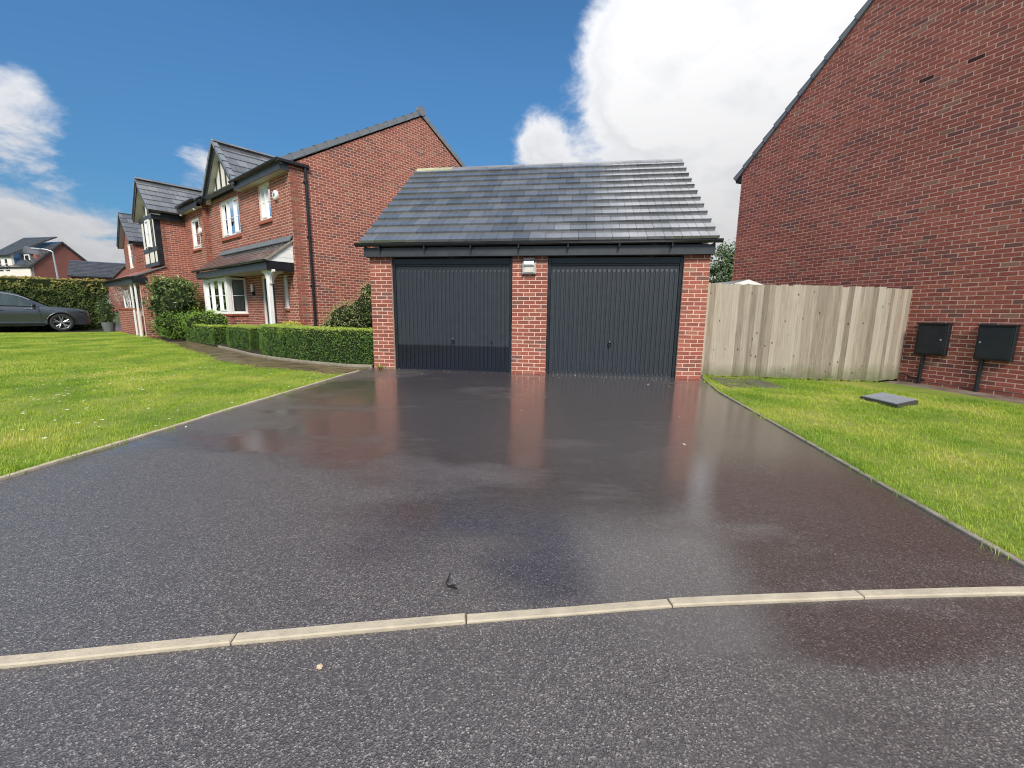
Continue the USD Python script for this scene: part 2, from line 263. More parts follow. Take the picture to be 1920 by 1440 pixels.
def glass_mat():
    nodes = {'f': ('fresnel', {'IOR': 1.55}), 'fm': ('math', {'math_type': 'multiply_add', 'value2': 1.0, 'value3': .0, 'use_clamp': True}), 't': ('transparent_bsdf', {'color': (.80, .86, .84)}), 'g': ('glossy_bsdf', {'color': (.95, .97, 1.0), 'roughness': .015}), 'p': ('mix_closure', {})}
    mat('glass', nodes, [('f.fac', 'fm.value1'), ('fm.value', 'p.fac'), ('t.BSDF', 'p.closure1'), ('g.BSDF', 'p.closure2')], surface='p.closure')
    nodes = {'f': ('fresnel', {'IOR': 1.5}), 'fm': ('math', {'math_type': 'multiply_add', 'value2': 1.6, 'value3': .12, 'use_clamp': True}), 't': ('transparent_bsdf', {'color': (.25, .3, .3)}), 'g': ('glossy_bsdf', {'color': (.9, 1, .97), 'roughness': .01}), 'p': ('mix_closure', {})}
    mat('car_glass', nodes, [('f.fac', 'fm.value1'), ('fm.value', 'p.fac'), ('t.BSDF', 'p.closure1'), ('g.BSDF', 'p.closure2')], surface='p.closure')
    mat('lens', {'p': ('principled_bsdf', {'base_color': (.82, .84, .82), 'roughness': .25, 'transmission_weight': .0, 'coat_weight': .6})})
    mat('car_paint', {'g': ('geometry', {}), 'n': ('noise_texture', {'scale': 900.0}), 'r': ('rgb_ramp', {'ramp': [(.3, (.055, .063, .075)), (.7, (.085, .097, .112))]}), 'p': ('principled_bsdf', {'metallic': .55, 'roughness': .3, 'coat_weight': 1.0, 'coat_roughness': .04})},
        [('g.position', 'n.vector'), ('n.fac', 'r.fac'), ('r.color', 'p.base_color')])
    mat('chrome', {'p': ('principled_bsdf', {'base_color': (.7, .71, .73), 'metallic': 1.0, 'roughness': .15})})
    mat('head_lens', {'p': ('principled_bsdf', {'base_color': (.05, .055, .06), 'roughness': .08, 'coat_weight': 1.0})})
glass_mat()

# fence timber
def timber():
    nodes = {'at': ('attribute', {'attribute': 'tint'}), 's': ('separate_color', {}), 'g': ('geometry', {}), 'mp': ('mapping', {'scale': (26, 26, 1.2)}), 'n': ('noise_texture', {'scale': 1.6, 'detail': 6.0, 'roughness': .7, 'distortion': .8}),
             'k': ('voronoi_texture', {'scale': 5.6, 'feature': 'f1'}), 'kmp': ('mapping', {'scale': (1.25, .5, .72)}), 'kr': ('map_range', {'from_min': .05, 'from_max': .13, 'to_min': .22, 'to_max': 1.0, 'clamp': True}),
             'c': ('rgb_ramp', {'ramp': [(.22, (.13, .105, .078)), (.5, (.285, .235, .18)), (.8, (.44, .385, .31))]}), 'm': ('math', {'math_type': 'multiply_add', 'value2': .7}), 'q': ('math', {'math_type': 'multiply', 'value2': .42}),
             'mx': ('mix', {'mix_type': 'multiply', 'fac': 1.0}), 'kc': ('combine_xyz', {}), 'z': ('separate_xyz', {}), 'gn': ('noise_texture', {'scale': 5.0, 'detail': 4.0}), 'zz': ('math', {'math_type': 'multiply_add', 'value2': -.35}),
             'al': ('map_range', {'from_min': .16, 'from_max': -.16, 'to_min': 0, 'to_max': .75, 'clamp': True}), 'mo': ('mix', {'color2': (.075, .10, .03)}), 'b': ('bump', {'strength': .6, 'distance': .006}), 'p': ('principled_bsdf', {'roughness': .82, 'specular_ior_level': .25})}
    links = [('at.color', 's.color'), ('g.position', 'mp.vector'), ('mp.vector', 'n.vector'), ('g.position', 'kmp.vector'), ('kmp.vector', 'k.vector'), ('k.distance', 'kr.value'), ('s.r', 'q.value1'), ('n.fac', 'm.value1'), ('q.value', 'm.value3'), ('m.value', 'c.fac'),
             ('c.color', 'mx.color1'), ('kr.result', 'kc.x'), ('kr.result', 'kc.y'), ('kr.result', 'kc.z'), ('kc.vector', 'mx.color2'), ('g.position', 'z.vector'), ('g.position', 'gn.vector'), ('gn.fac', 'zz.value1'), ('z.z', 'zz.value3'), ('zz.value', 'al.value'), ('al.result', 'mo.fac'), ('mx.color', 'mo.color1'), ('mo.color', 'p.base_color'), ('n.fac', 'b.height'), ('b.normal', 'p.normal')]
    mat('fence_wood', nodes, links)
    nodes = {'at': ('attribute', {'attribute': 'tint'}), 's': ('separate_color', {}), 'g': ('geometry', {}), 'n': ('noise_texture', {'scale': 5.0, 'detail': 6.0, 'roughness': .65}), 'm': ('math', {'math_type': 'multiply_add', 'value2': .7}), 'q': ('math', {'math_type': 'multiply', 'value2': .3}),
             'c': ('rgb_ramp', {'ramp': [(.28, (.05, .036, .022)), (.5, (.13, .095, .05)), (.65, (.19, .14, .07)), (.85, (.17, .17, .055))]}), 'b': ('bump', {'strength': .5, 'distance': .006}), 'p': ('principled_bsdf', {'roughness': .42, 'specular_ior_level': .5, 'coat_weight': .25, 'coat_roughness': .2})}
    links = [('at.color', 's.color'), ('g.position', 'n.vector'), ('s.r', 'q.value1'), ('n.fac', 'm.value1'), ('q.value', 'm.value3'), ('m.value', 'c.fac'), ('c.color', 'p.base_color'), ('n.fac', 'b.height'), ('b.normal', 'p.normal')]
    mat('paver', nodes, links)
    nodes = {'g': ('geometry', {}), 'n': ('noise_texture', {'scale': 2.2, 'detail': 6.0, 'roughness': .65}), 'c': ('rgb_ramp', {'ramp': [(.3, (.10, .085, .065)), (.7, (.21, .175, .135))]}), 'ro': ('map_range', {'from_min': .35, 'from_max': .6, 'to_min': .12, 'to_max': .5, 'clamp': True}), 'p': ('principled_bsdf', {'specular_ior_level': .5})}
    mat('wet_concrete', nodes, [('g.position', 'n.vector'), ('n.fac', 'c.fac'), ('c.color', 'p.base_color'), ('n.fac', 'ro.value'), ('ro.result', 'p.roughness')])
timber()
plain('slab_stone', (.075, .068, .06), .5, .3, 7, .5, .006, 50)
plain('ground_earth', (.06, .075, .03), .95, .3, .3, .2)
plain('moss', (.12, .14, .03), .95, .3, 12, .2, .01, 60)

# ------------------------------------------------------------------ naming, meshes, tags
_names = {}
def numbered(parent, name):
    k = (parent, name); n = _names.get(k, 0); _names[k] = n + 1
    return f'{parent}/{name}' if n == 0 else f'{parent}/{name}_{n:03d}'
def path_of(parent):
    return '/World' if parent is None else str(parent.GetPath())
def tag(p, label=None, cat=None, group=None, kind=None):
    for k, v in (('label', label), ('category', cat), ('group', group), ('kind', kind)):
        if v: p.SetCustomDataByKey(k, v)
    return p

class MB:
    """collects polygons; faces may be triangles or quads; every vertex carries a tint"""
    def __init__(s):
        s.v, s.t, s.f3, s.f4, s.n = [], [], [], [], 0
    def add(s, v, f, tint=(.5, .5, .5)):
        v = np.asarray(v, float).reshape(-1, 3); f = np.asarray(f, int)
        s.v.append(v); s.t.append(np.broadcast_to(np.asarray(tint, float), v.shape) if np.ndim(tint) < 2 else np.asarray(tint, float))
        (s.f4 if f.shape[1] == 4 else s.f3).append(f + s.n); s.n += len(v)
        return s
    def tm(s, m, tint=(.5, .5, .5)):
        return s.add(np.array(m.vertices), np.array(m.faces), tint)
    def arrays(s):
        v = np.vstack(s.v); t = np.vstack(s.t)
        f3 = np.vstack(s.f3) if s.f3 else np.zeros((0, 3), int); f4 = np.vstack(s.f4) if s.f4 else np.zeros((0, 4), int)
        return v, t, f3, f4
    def build(s, name, material, parent=None, smooth=False, kind=None, label=None):
        if not s.n: return None
        v, t, f3, f4 = s.arrays()
        m = UsdGeom.Mesh.Define(stage, numbered(path_of(parent), name))
        m.CreatePointsAttr(Vt.Vec3fArray.FromNumpy(v.astype(np.float32)))
        m.CreateFaceVertexCountsAttr(Vt.IntArray.FromNumpy(np.r_[np.full(len(f3), 3), np.full(len(f4), 4)].astype(np.int32)))
        m.CreateFaceVertexIndicesAttr(Vt.IntArray.FromNumpy(np.r_[f3.ravel(), f4.ravel()].astype(np.int32)))
        m.CreateSubdivisionSchemeAttr('none')
        UsdGeom.PrimvarsAPI(m).CreatePrimvar('tint', T.Color3fArray, 'vertex').Set(Vt.Vec3fArray.FromNumpy(t.astype(np.float32)))
        if smooth:
            n = np.zeros_like(v)
            for f in (f3, f4):
                if len(f):
                    fn = np.cross(v[f[:, 1]] - v[f[:, 0]], v[f[:, 2]] - v[f[:, 0]])
                    for k in range(f.shape[1]): np.add.at(n, f[:, k], fn)
            L = np.linalg.norm(n, axis=1, keepdims=True)
            m.CreateNormalsAttr(Vt.Vec3fArray.FromNumpy(np.where(L > 0, n / np.maximum(L, 1e-12), [0, 0, 1.0]).astype(np.float32))); m.SetNormalsInterpolation('vertex')
        UsdShade.MaterialBindingAPI.Apply(m.GetPrim()).Bind(MATS[material])
        if kind or label: tag(m.GetPrim(), label=label, kind=kind)
        return m.GetPrim()

def thing(name, label, cat, group=None):
    x = UsdGeom.Xform.Define(stage, numbered('/World', name)).GetPrim()
    return tag(x, label, cat, group)

class Frame:
    """a wall's own axes: u along it, h up, d outwards"""
    def __init__(s, O, U, N, z=0.0):
        s.O = np.array([O[0], O[1], z]); s.U = np.array([U[0], U[1], 0.0]); s.N = np.array([N[0], N[1], 0.0])
    def p(s, u, h, d=0.0):
        u, h, d = np.broadcast_arrays(np.asarray(u, float), h, d)
        return s.O + u[..., None] * s.U + d[..., None] * s.N + h[..., None] * np.array([0, 0, 1.0])
    def pts(s, a):
        a = np.asarray(a, float); return s.p(a[:, 0], a[:, 1], a[:, 2])

BOXF = [[0, 1, 2, 3], [7, 6, 5, 4], [0, 4, 5, 1], [1, 5, 6, 2], [2, 6, 7, 3], [3, 7, 4, 0]]
def boxpts(u0, u1, h0, h1, d0, d1):
    return [(u0, h0, d0), (u1, h0, d0), (u1, h1, d0), (u0, h1, d0), (u0, h0, d1), (u1, h0, d1), (u1, h1, d1), (u0, h1, d1)]
def fbox(mb, F, u0, u1, h0, h1, d0, d1, tint=(.5, .5, .5), bev=0.0):
    if bev <= 0:
        return mb.add(F.pts(boxpts(u0, u1, h0, h1, d0, d1)), BOXF, tint)
    b = bev
    ring = lambda e, d: [(u0 + e, h0 + e, d), (u1 - e, h0 + e, d), (u1 - e, h1 - e, d), (u0 + e, h1 - e, d)]
    P = ring(b, d0) + ring(0, d0 + b) + ring(0, d1 - b) + ring(b, d1)
    f = [[3, 2, 1, 0], [12, 13, 14, 15]]
    for k in range(3):
        for i in range(4): f.append([k * 4 + i, k * 4 + (i + 1) % 4, k * 4 + 4 + (i + 1) % 4, k * 4 + 4 + i])
    return mb.add(F.pts(P), f, tint)
def part(name, material, parent, F, *boxes, bev=0.0, label=None):
    mb = MB()
    for b in boxes: fbox(mb, F, *b, bev=bev)
    return mb.build(name, material, parent, label=label)
def tube(mb, pts, r, sides=10, tint=(.5, .5, .5), caps=True):
    p = np.asarray(pts, float); rr = np.broadcast_to(r, (len(p),))
    t = np.gradient(p, axis=0); t /= np.linalg.norm(t, axis=1, keepdims=True) + 1e-12
    a = np.cross(t, np.where(np.abs(t[:, 2:]) < 0.9, [0, 0, 1.0], [1.0, 0, 0])); a /= np.linalg.norm(a, axis=1, keepdims=True) + 1e-12
    b = np.cross(t, a); ang = np.arange(sides) * 2 * np.pi / sides
    v = p[:, None] + rr[:, None, None] * (np.cos(ang)[None, :, None] * a[:, None] + np.sin(ang)[None, :, None] * b[:, None])
    i, j = np.meshgrid(np.arange(len(p) - 1), np.arange(sides), indexing='ij')
    q = np.stack([i * sides + j, i * sides + (j + 1) % sides, (i + 1) * sides + (j + 1) % sides, (i + 1) * sides + j], -1).reshape(-1, 4)
    vv = v.reshape(-1, 3)
    mb.add(vv, q, tint)
    if caps:
        for k in (0, len(p) - 1):
            ring = v[k]; c = p[k]
            mb.add(np.vstack([ring, c]), [[x, (x + 1) % sides, sides] for x in range(sides)], tint)
    return mb
def hexa(mb, P, tint=(.5, .5, .5)):
    return mb.add(np.asarray(P, float), BOXF, tint)
def extrude_uh(mb, F, poly, d0, d1, tint=(.5, .5, .5)):
    for g in getattr(poly, 'geoms', [poly]):
        if g.is_empty or g.area < 1e-6: continue
        m = tc.extrude_polygon(g, d1 - d0, engine='earcut')
        v = np.array(m.vertices); mb.add(F.p(v[:, 0], v[:, 1], v[:, 2] + d0), np.array(m.faces), tint)
    return mb

# ------------------------------------------------------------------ ground shape
def gz(x, y):
    x = np.asarray(x, float); y = np.asarray(y, float)
    return .04 + .0174 * (np.clip(y, -40, 150) - 8) - .016 * np.clip(x - 3.5, 0, 12)
def sheet(mb, poly, off, cell, tint=(.5, .5, .5), rough=0.0):
    x0, y0, x1, y1 = poly.bounds; pp = prep(poly)
    for i in np.arange(math.floor(x0 / cell), math.ceil(x1 / cell)):
        for j in np.arange(math.floor(y0 / cell), math.ceil(y1 / cell)):
            c = sbox(i * cell, j * cell, (i + 1) * cell, (j + 1) * cell)
            if pp.contains(c): gs = [c]
            elif pp.intersects(c):
                g = poly.intersection(c); gs = [k for k in getattr(g, 'geoms', [g]) if k.geom_type == 'Polygon' and k.area > 1e-5]
            else: continue
            for g in gs:
                if len(g.exterior.coords) == 5 and not g.interiors:
                    v = np.array(g.exterior.coords)[:4]; f = [[0, 1, 2, 3]] if shapely.is_ccw(g.exterior) else [[3, 2, 1, 0]]
                else:
                    v, f = tc.triangulate_polygon(g, engine='earcut'); v = np.array(v); f = np.array(f)
                    a = v[f]; area = (a[:, 1, 0] - a[:, 0, 0]) * (a[:, 2, 1] - a[:, 0, 1]) - (a[:, 2, 0] - a[:, 0, 0]) * (a[:, 1, 1] - a[:, 0, 1])
                    f = np.where(area[:, None] < 0, f[:, ::-1], f)
                z = gz(v[:, 0], v[:, 1]) + off
                mb.add(np.c_[v[:, :2], z], f, tint)
    return mb

# ------------------------------------------------------------------ bricks
def brick_list(poly, holes, base=0.0, phase=0.0, bl=.225, ch=.075, seed=1, h_from=None):
    """stretcher bond laid over poly (u, h) less the holes: list of (rectangle or polygon)"""
    r = np.random.default_rng(seed)
    region = poly.difference(shapely.union_all(holes)) if holes else poly
    pr_in = prep(region.buffer(1e-6)); out = []
    u0, h0, u1, h1 = region.bounds
    for j in range(math.floor((h0 - base) / ch), math.ceil((h1 - base) / ch)):
        off = phase + (0.0 if j % 2 else bl / 2)
        for i in range(math.floor((u0 - off) / bl) - 1, math.ceil((u1 - off) / bl) + 1):
            e = .0066 + r.uniform(-.0012, .0012); e2 = .0066 + r.uniform(-.0012, .0012); e3 = .0066 + r.uniform(-.001, .001)
            rect = (off + i * bl + e, off + (i + 1) * bl - e2, base + j * ch + e3, base + (j + 1) * ch - .0064)
            b = sbox(rect[0], rect[2], rect[1], rect[3])
            if pr_in.contains(b): out.append((rect, None, j, i))
            elif pr_in.intersects(b):
                g = region.intersection(b)
                for k in getattr(g, 'geoms', [g]):
                    if k.geom_type == 'Polygon' and k.area > .0006: out.append((rect, k, j, i))
    return out
def brick_tint(r, j, i, pool):
    # dark bricks come in small drifts as they do out of mixed packs
    n = float(meshkit.noise(np.array([[i * .33 + pool * 7.1, j * .22, pool]]))[0])
    x = r.uniform(.15, .95)
    if n > .70: x = r.uniform(0, .38) if r.random() < .5 else x
    elif r.random() < .035: x = r.uniform(0, .12)
    elif r.random() < .03: x = 1.0
    return (x, r.random(), r.random())
def brick_mesh(mb, F, rect, poly, r, d=.0036, tint=(.5, .5, .5), fine=True):
    dd = d + r.uniform(-.0012, .0012); bv = .0025
    if poly is not None:
        return extrude_uh(mb, F, poly, -.004, dd, tint)
    u0, u1, h0, h1 = rect
    P = [(u0, h0, -.004), (u1, h0, -.004), (u1, h1, -.004), (u0, h1, -.004)]
    if fine:
        k = lambda: r.uniform(-.0012, .0012)
        P += [(u0, h0, dd - bv), (u1, h0, dd - bv), (u1, h1, dd - bv), (u0, h1, dd - bv)]
        P += [(u0 + bv + k(), h0 + bv + k(), dd + k() * .5), (u1 - bv + k(), h0 + bv + k(), dd + k() * .5), (u1 - bv + k(), h1 - bv + k(), dd + k() * .5), (u0 + bv + k(), h1 - bv + k(), dd + k() * .5)]
        f = [[8, 9, 10, 11]] + [[q, (q + 1) % 4, (q + 1) % 4 + 4, q + 4] for q in range(4)] + [[q + 4, (q + 1) % 4 + 4, (q + 1) % 4 + 8, q + 8] for q in range(4)]
    else:
        P += [(u0, h0, dd), (u1, h0, dd), (u1, h1, dd), (u0, h1, dd)]
        f = [[4, 5, 6, 7]] + [[q, (q + 1) % 4, (q + 1) % 4 + 4, q + 4] for q in range(4)]
    return mb.add(F.pts(P), f, tint)
def project(P):
    q = np.asarray(P, float) - [0, 0, CAMZ]; z = q @ cam_f
    return 960 + FPX * (q @ cam_r) / z, 720 - FPX * (q @ cam_u) / z, z
BUDGET = {}
def lay_bricks(walls, key, n=300, material='brick', seed=3, fine=True):
    """walls: list of (parent wall prim, frame, bricks, hidden(px,py)->bool). The n bricks that show largest become parts, the rest one joined part of each wall."""
    r = np.random.default_rng(seed); cand = []
    for w, (parent, F, bricks, hidden) in enumerate(walls):
        for k, (rect, poly, j, i) in enumerate(bricks):
            c = F.p((rect[0] + rect[1]) / 2, (rect[2] + rect[3]) / 2, 0.0); x, y, z = project(c)
            vis = z > .3 and -5 < x < 1925 and -5 < y < 1445 and not (hidden and hidden(x, y, rect))
            cand.append((z if vis and (poly is None or poly.area > .004) else 1e9 + w, w, k))
    cand.sort()
    single = {(w, k) for z, w, k in cand[:n] if z < 1e8}
    for w, (parent, F, bricks, hidden) in enumerate(walls):
        rest = MB()
        for k, (rect, poly, j, i) in enumerate(bricks):
            t = brick_tint(r, j, i, w + seed)
            if (w, k) in single:
                brick_mesh(MB_ := MB(), F, rect, poly, r, tint=t, fine=True); MB_.build('brick', material, parent)
            else:
                brick_mesh(rest, F, rect, poly, r, tint=t, fine=fine and poly is None)
        rest.build('brickwork', material, parent, kind='stuff')
def wall_slab(name, parent, F, poly, holes, thick=.25, material='mortar'):
    g = poly.difference(shapely.union_all(holes)) if holes else poly
    return extrude_uh(MB(), F, g, -thick, 0.0).build(name, material, parent)

# ------------------------------------------------------------------ roof tiles
def tile_mesh(mb, O, U, S, N, u0, w, s0, length, thick, r, tint, groove=True):
    j = lambda a: r.uniform(-a, a)
    lift0, lift1 = thick + j(.0025), .006          # tail rides on the course below, head lies on the batten
    half = w / 2; gap = .003
    xs = [gap, half - .004, half - .0025, half + .0025, half + .004, w - gap] if groove else [gap, w - gap]
    dz = [0, 0, -.006, -.006, 0, 0] if groove else [0, 0]
    s1 = s0 + length; k = len(xs); sk = j(.004)
    top0 = [O + U * (u0 + x) + S * (s0 + sk) + N * (lift0 + z) for x, z in zip(xs, dz)]
    top1 = [O + U * (u0 + x) + S * s1 + N * (lift1 + z) for x, z in zip(xs, dz)]
    bot0 = [O + U * (u0 + x) + S * (s0 + sk) + N * (lift0 - thick * .95) for x in (xs[0], xs[-1])]
    bot1 = [O + U * (u0 + x) + S * s1 + N * (lift1 - .02) for x in (xs[0], xs[-1])]
    V = np.array(top0 + top1 + bot0 + bot1)
    f4 = [[i, i + 1, k + i + 1, k + i] for i in range(k - 1)]
    f4 += [[2 * k, 0, k, 2 * k + 2], [k - 1, 2 * k + 1, 2 * k + 3, 2 * k - 1], [2 * k, 2 * k + 2, 2 * k + 3, 2 * k + 1]]
    mb.add(V, f4, tint)
    if groove:
        front = [[0, 2 * k, 2 * k + 1], [0, 2 * k + 1, k - 1]]
    else: front = [[0, 2 * k, 2 * k + 1], [0, 2 * k + 1, 1]]
    mb.add(V[[0, 2 * k, 2 * k + 1, k - 1]], [[0, 1, 2, 3]], tint)
    return mb
def tile_field(parent, O, U, S, N, width, rows, gauge, tw, material='tile', thick=.032, seed=2, single=True, bond=True, clip=None, groove=True, overlap=.06):
    r = np.random.default_rng(seed); rest = MB(); n = math.ceil(width / tw - 1e-6)
    O, U, S, N = map(np.asarray, (O, U, S, N))
    for j in range(rows):
        off = -(tw / 2) if (bond and j % 2) else 0.0
        for i in range(n + 1):
            a, b = max(off + i * tw, 0), min(off + (i + 1) * tw, width)
            if b - a < .03: continue
            if clip:
                lim = clip((j + .5) * gauge)
                a, b = max(a, lim[0]), min(b, lim[1])
                if b - a < .04: continue
            t = (r.uniform(0, 1), r.random(), r.random())
            if single:
                m = tile_mesh(MB(), O, U, S, N, a, b - a, j * gauge, gauge + overlap, thick, r, t, groove and b - a > .2); m.build('roof_tile', material, parent)
            else: tile_mesh(rest, O, U, S, N, a, b - a, j * gauge, gauge + overlap, thick, r, t, groove and b - a > .2)
    rest.build('tile_courses', material, parent, kind='stuff')

# ------------------------------------------------------------------ windows
def window(parent, F, u0, u1, h0, h1, lights, d=-.06, bar=.5, fw=.055, open_lights=(), material='white_paint', curtain=True, flip=False):
    """casement: frame mesh with sashes, panes, bars and a net curtain as its parts"""
    mb = MB()
    dd = (d - .035, d + .03)
    for b in ((u0, u0 + fw, h0, h1), (u1 - fw, u1, h0, h1), (u0 + fw, u1 - fw, h0, h0 + fw), (u0 + fw, u1 - fw, h1 - fw, h1)): fbox(mb, F, *b, *dd)
    iu0, iu1, ih0, ih1 = u0 + fw, u1 - fw, h0 + fw, h1 - fw
    n = lights; lw = (iu1 - iu0) / n; mw = .05
    for k in range(1, n): fbox(mb, F, iu0 + k * lw - mw / 2, iu0 + k * lw + mw / 2, ih0, ih1, d - .03, d + .026)
    w = mb.build('window', material, parent)
    part('window_board', material, w, F, (u0 - .01, u1 + .01, h0 - .035, h0 - .002, d - .03, d + .075), bev=.006)
    for k in range(n):
        a, b = iu0 + k * lw + (mw / 2 if k else 0), iu0 + (k + 1) * lw - (mw / 2 if k < n - 1 else 0)
        c0, c1 = ih0, ih1
        if k in open_lights:
            sw = .042; dk = (d - .01, d + .05)
            part('sash', material, w, F, (a, a + sw, c0, c1, *dk), (b - sw, b, c0, c1, *dk), (a + sw, b - sw, c0, c0 + sw, *dk), (a + sw, b - sw, c1 - sw, c1, *dk))
            a, b, c0, c1 = a + sw, b - sw, c0 + sw, c1 - sw
        P = F.pts([(a, c0, d), (b, c0, d), (b, c1, d), (a, c1, d)]); MB().add(P, [[0, 1, 2, 3]]).build('pane', 'glass', w)
        if bar:
            hb = c0 + (c1 - c0) * bar
            part('glazing_bar', material, w, F, (a, b, hb - .011, hb + .011, d + .002, d + .012))
    if curtain:
        nn = 40; us = np.linspace(u0 + .02, u1 - .02, nn); dp = d - .16 + .02 * np.sin(np.arange(nn) * 1.9) + .012 * np.sin(np.arange(nn) * .73)
        top, bot = F.p(us, h1 - .02, dp), F.p(us, h0 + .02, dp)
        V = np.vstack([bot, top]); f = [[i, i + 1, nn + i + 1, nn + i] for i in range(nn - 1)]
        MB().add(V, f).build('curtain', 'curtain', w)
    return w
def cladding_gutter(mb, F, u0, u1, h, d0, r=.055, sides=9):
    """half round gutter with a rolled front lip and stop ends; h is its top"""
    ang = np.linspace(math.pi, 2 * math.pi, sides); c = d0 + r
    prof = [(c - math.cos(a) * -r, h + math.sin(a) * r * 1.1) for a in ang]; inner = [(c - math.cos(a) * -(r - .006), h + .004 + math.sin(a) * (r - .006) * 1.05) for a in ang]
    P = prof + inner[::-1]; k = len(P)
    V = np.vstack([F.p(np.full(k, u0), [p[1] for p in P], [p[0] for p in P]), F.p(np.full(k, u1), [p[1] for p in P], [p[0] for p in P])])
    mb.add(V, [[i, (i + 1) % k, k + (i + 1) % k, k + i] for i in range(k)])
    for u, s in ((u0, 1), (u1, -1)):
        k2 = len(prof); V = F.p(np.full(k2, u + s * .002), [p[1] for p in prof], [p[0] for p in prof])
        mb.add(V, [[0, i, i + 1] for i in range(1, k2 - 1)])
    return mb

# ================================================================== GARAGE
def unit(deg): return np.array([math.cos(math.radians(deg)), math.sin(math.radians(deg))])
gU = unit(-8.04); gN = np.array([gU[1], -gU[0]])
FG = Frame((-2.8487, 8.605), gU, gN)
GW = 6.412; DO = [(.44, 2.863), (3.528, 5.972)]; G_D = 6.02
def build_garage():
    t = thing('garage', 'low brick double garage with two black ribbed up-and-over doors and wet grey tiled roof', 'garage')
    zb = -.15
    walls = []
    fw = MB()
    pillars = [(0, .44), (2.863, 3.528), (5.972, GW)]
    for k, (a, b) in enumerate(pillars):
        w = wall_slab('pillar', t, FG, sbox(a, zb, b, 2.34), [], .33)
        walls.append((w, FG, brick_list(sbox(a, zb, b, 2.34), [], .025, a - .005 + .1125, seed=20 + k), None))
    # side and rear walls
    Z = np.array([0, 0, 1.0])
    FL = Frame(FG.p(0, 0, 0)[:2], -gN, -gU); FR = Frame(FG.p(GW, 0, 0)[:2], -gN, gU)
    tri = Polygon([(.33, zb), (G_D, zb), (G_D, 2.34), (G_D / 2, 4.62), (.0, 2.34), (.33, 2.34)])
    for F, s in ((FL, 1), (FR, 2)):
        w = wall_slab('side_wall', t, F, tri, [], .1)
        walls.append((w, F, brick_list(tri, [], .025, 0, seed=30 + s), lambda x, y, r: True))
    FB = Frame(FG.p(0, 0, -G_D)[:2], gU, -gN)
    part('rear_wall', 'far_brick', t, FB, (0, GW, zb, 2.34, -.1, 0))
    part('garage_floor', 'slab_stone', t, FG, (.02, GW - .02, -.2, .035, -G_D + .1, -.34))
    lay_bricks(walls, 'garage', 300)
    # doors
    for k, (a, b) in enumerate(DO):
        fr = part('door_frame', 'black_trim', t, FG, (a, a + .062, -.02, 2.245, -.16, -.055), (b - .062, b, -.02, 2.245, -.16, -.055), (a + .062, b - .062, 2.135, 2.245, -.16, -.05), (a + .062, b - .062, 2.10, 2.135, -.15, -.075), bev=.004)
        pa, pb = a + .066, b - .066; n = 27 if k == 0 else 27; pw = (pb - pa) / n
        us, ds = [], []
        for i in range(n):
            x = pa + i * pw
            for q, dv in ((0, -.096), (.17, -.096), (.27, -.083), (.83, -.083), (.93, -.096)): us.append(x + q * pw); ds.append(dv)
        us.append(pb); ds.append(-.096)
        hs = [.06, .10, 1.99, 2.03, 2.095]; cut = [0, 1, 1, 0, 0]
        rows = [FG.p(np.array(us), np.full(len(us), h), np.where(np.array(ds) > -.09, -.083 if c else -.0885, np.array(ds) if c else -.0895)) for h, c in zip(hs, cut)]
        V = np.vstack(rows); m = len(us); mb = MB()
        mb.add(V, [[r_ * m + i, r_ * m + i + 1, (r_ + 1) * m + i + 1, (r_ + 1) * m + i] for r_ in range(len(hs) - 1) for i in range(m - 1)])
        d = mb.build('garage_door', 'door_splashed' if k == 0 else 'door_paint', t, label='black ribbed garage door with a dark splashed band along its foot' if k == 0 else 'plain black ribbed garage door')
        part('bottom_rail', 'door_paint' if k else 'door_splashed', d, FG, (pa, pb, .02, .06, -.105, -.075), bev=.004)
        part('side_rail', 'door_paint' if k else 'door_splashed', d, FG, (pa - .001, pa + .03, .06, 2.095, -.10, -.079), bev=.003)
        part('side_rail', 'door_paint' if k else 'door_splashed', d, FG, (pb - .03, pb + .001, .06, 2.095, -.10, -.079), bev=.003)
        hu = (1.66, 4.735)[k]; hb = MB()
        fbox(hb, FG, hu - .028, hu + .028, .60, .665, -.084, -.066, bev=.008)
        tube(hb, FG.pts([(hu - .02, .655, -.068), (hu, .675, -.04), (hu + .02, .655, -.068)]), .007, 7)
        tube(hb, FG.pts([(hu, .612, -.07), (hu, .612, -.035)]), .013, 9)
        hb.build('door_handle', 'black_plastic', d)
        cyl = MB(); tube(cyl, FG.pts([(hu, .69, -.085), (hu, .69, -.062)]), .011, 10); cyl.build('lock_cylinder', 'chrome', d)
        if k == 0:
            kb = MB(); tube(kb, FG.pts([(2.45, .64, -.09), (2.45, .64, -.06)]), [.018, .021], 12); kb.build('door_knob', 'black_plastic', d)
    # eaves
    part('fascia', 'charcoal_trim', t, FG, (-.055, 6.44, 2.262, 2.43, .10, .122), bev=.003)
    part('soffit', 'charcoal_trim', t, FG, (-.05, 6.435, 2.262, 2.274, -.05, .0995))
    for a, b in ((-.055, -.035), (6.42, 6.44)):
        part('eaves_box_end', 'charcoal_trim', t, FG, (a, b, 2.264, 2.46, -.26, .0995))
    cladding_gutter(MB_ := MB(), FG, -.19, 6.53, 2.505, .123, .056); MB_.build('gutter', 'black_trim', t, smooth=False)
    mb = MB()
    for u in np.arange(.3, 6.4, .9): part('gutter_bracket', 'black_trim', t, FG, (u - .012, u + .012, 2.385, 2.45, .1225, .225))
    # roof
    S = np.array([*(-gN), 0]) * math.cos(math.radians(35.5)) + np.array([0, 0, math.sin(math.radians(35.5))])
    Nr = np.array([*gN, 0]) * math.sin(math.radians(35.5)) + np.array([0, 0, math.cos(math.radians(35.5))])
    O = FG.p(-.06, 2.507, .24); U3 = np.array([*gU, 0])
    L = 4.0; W = 6.50
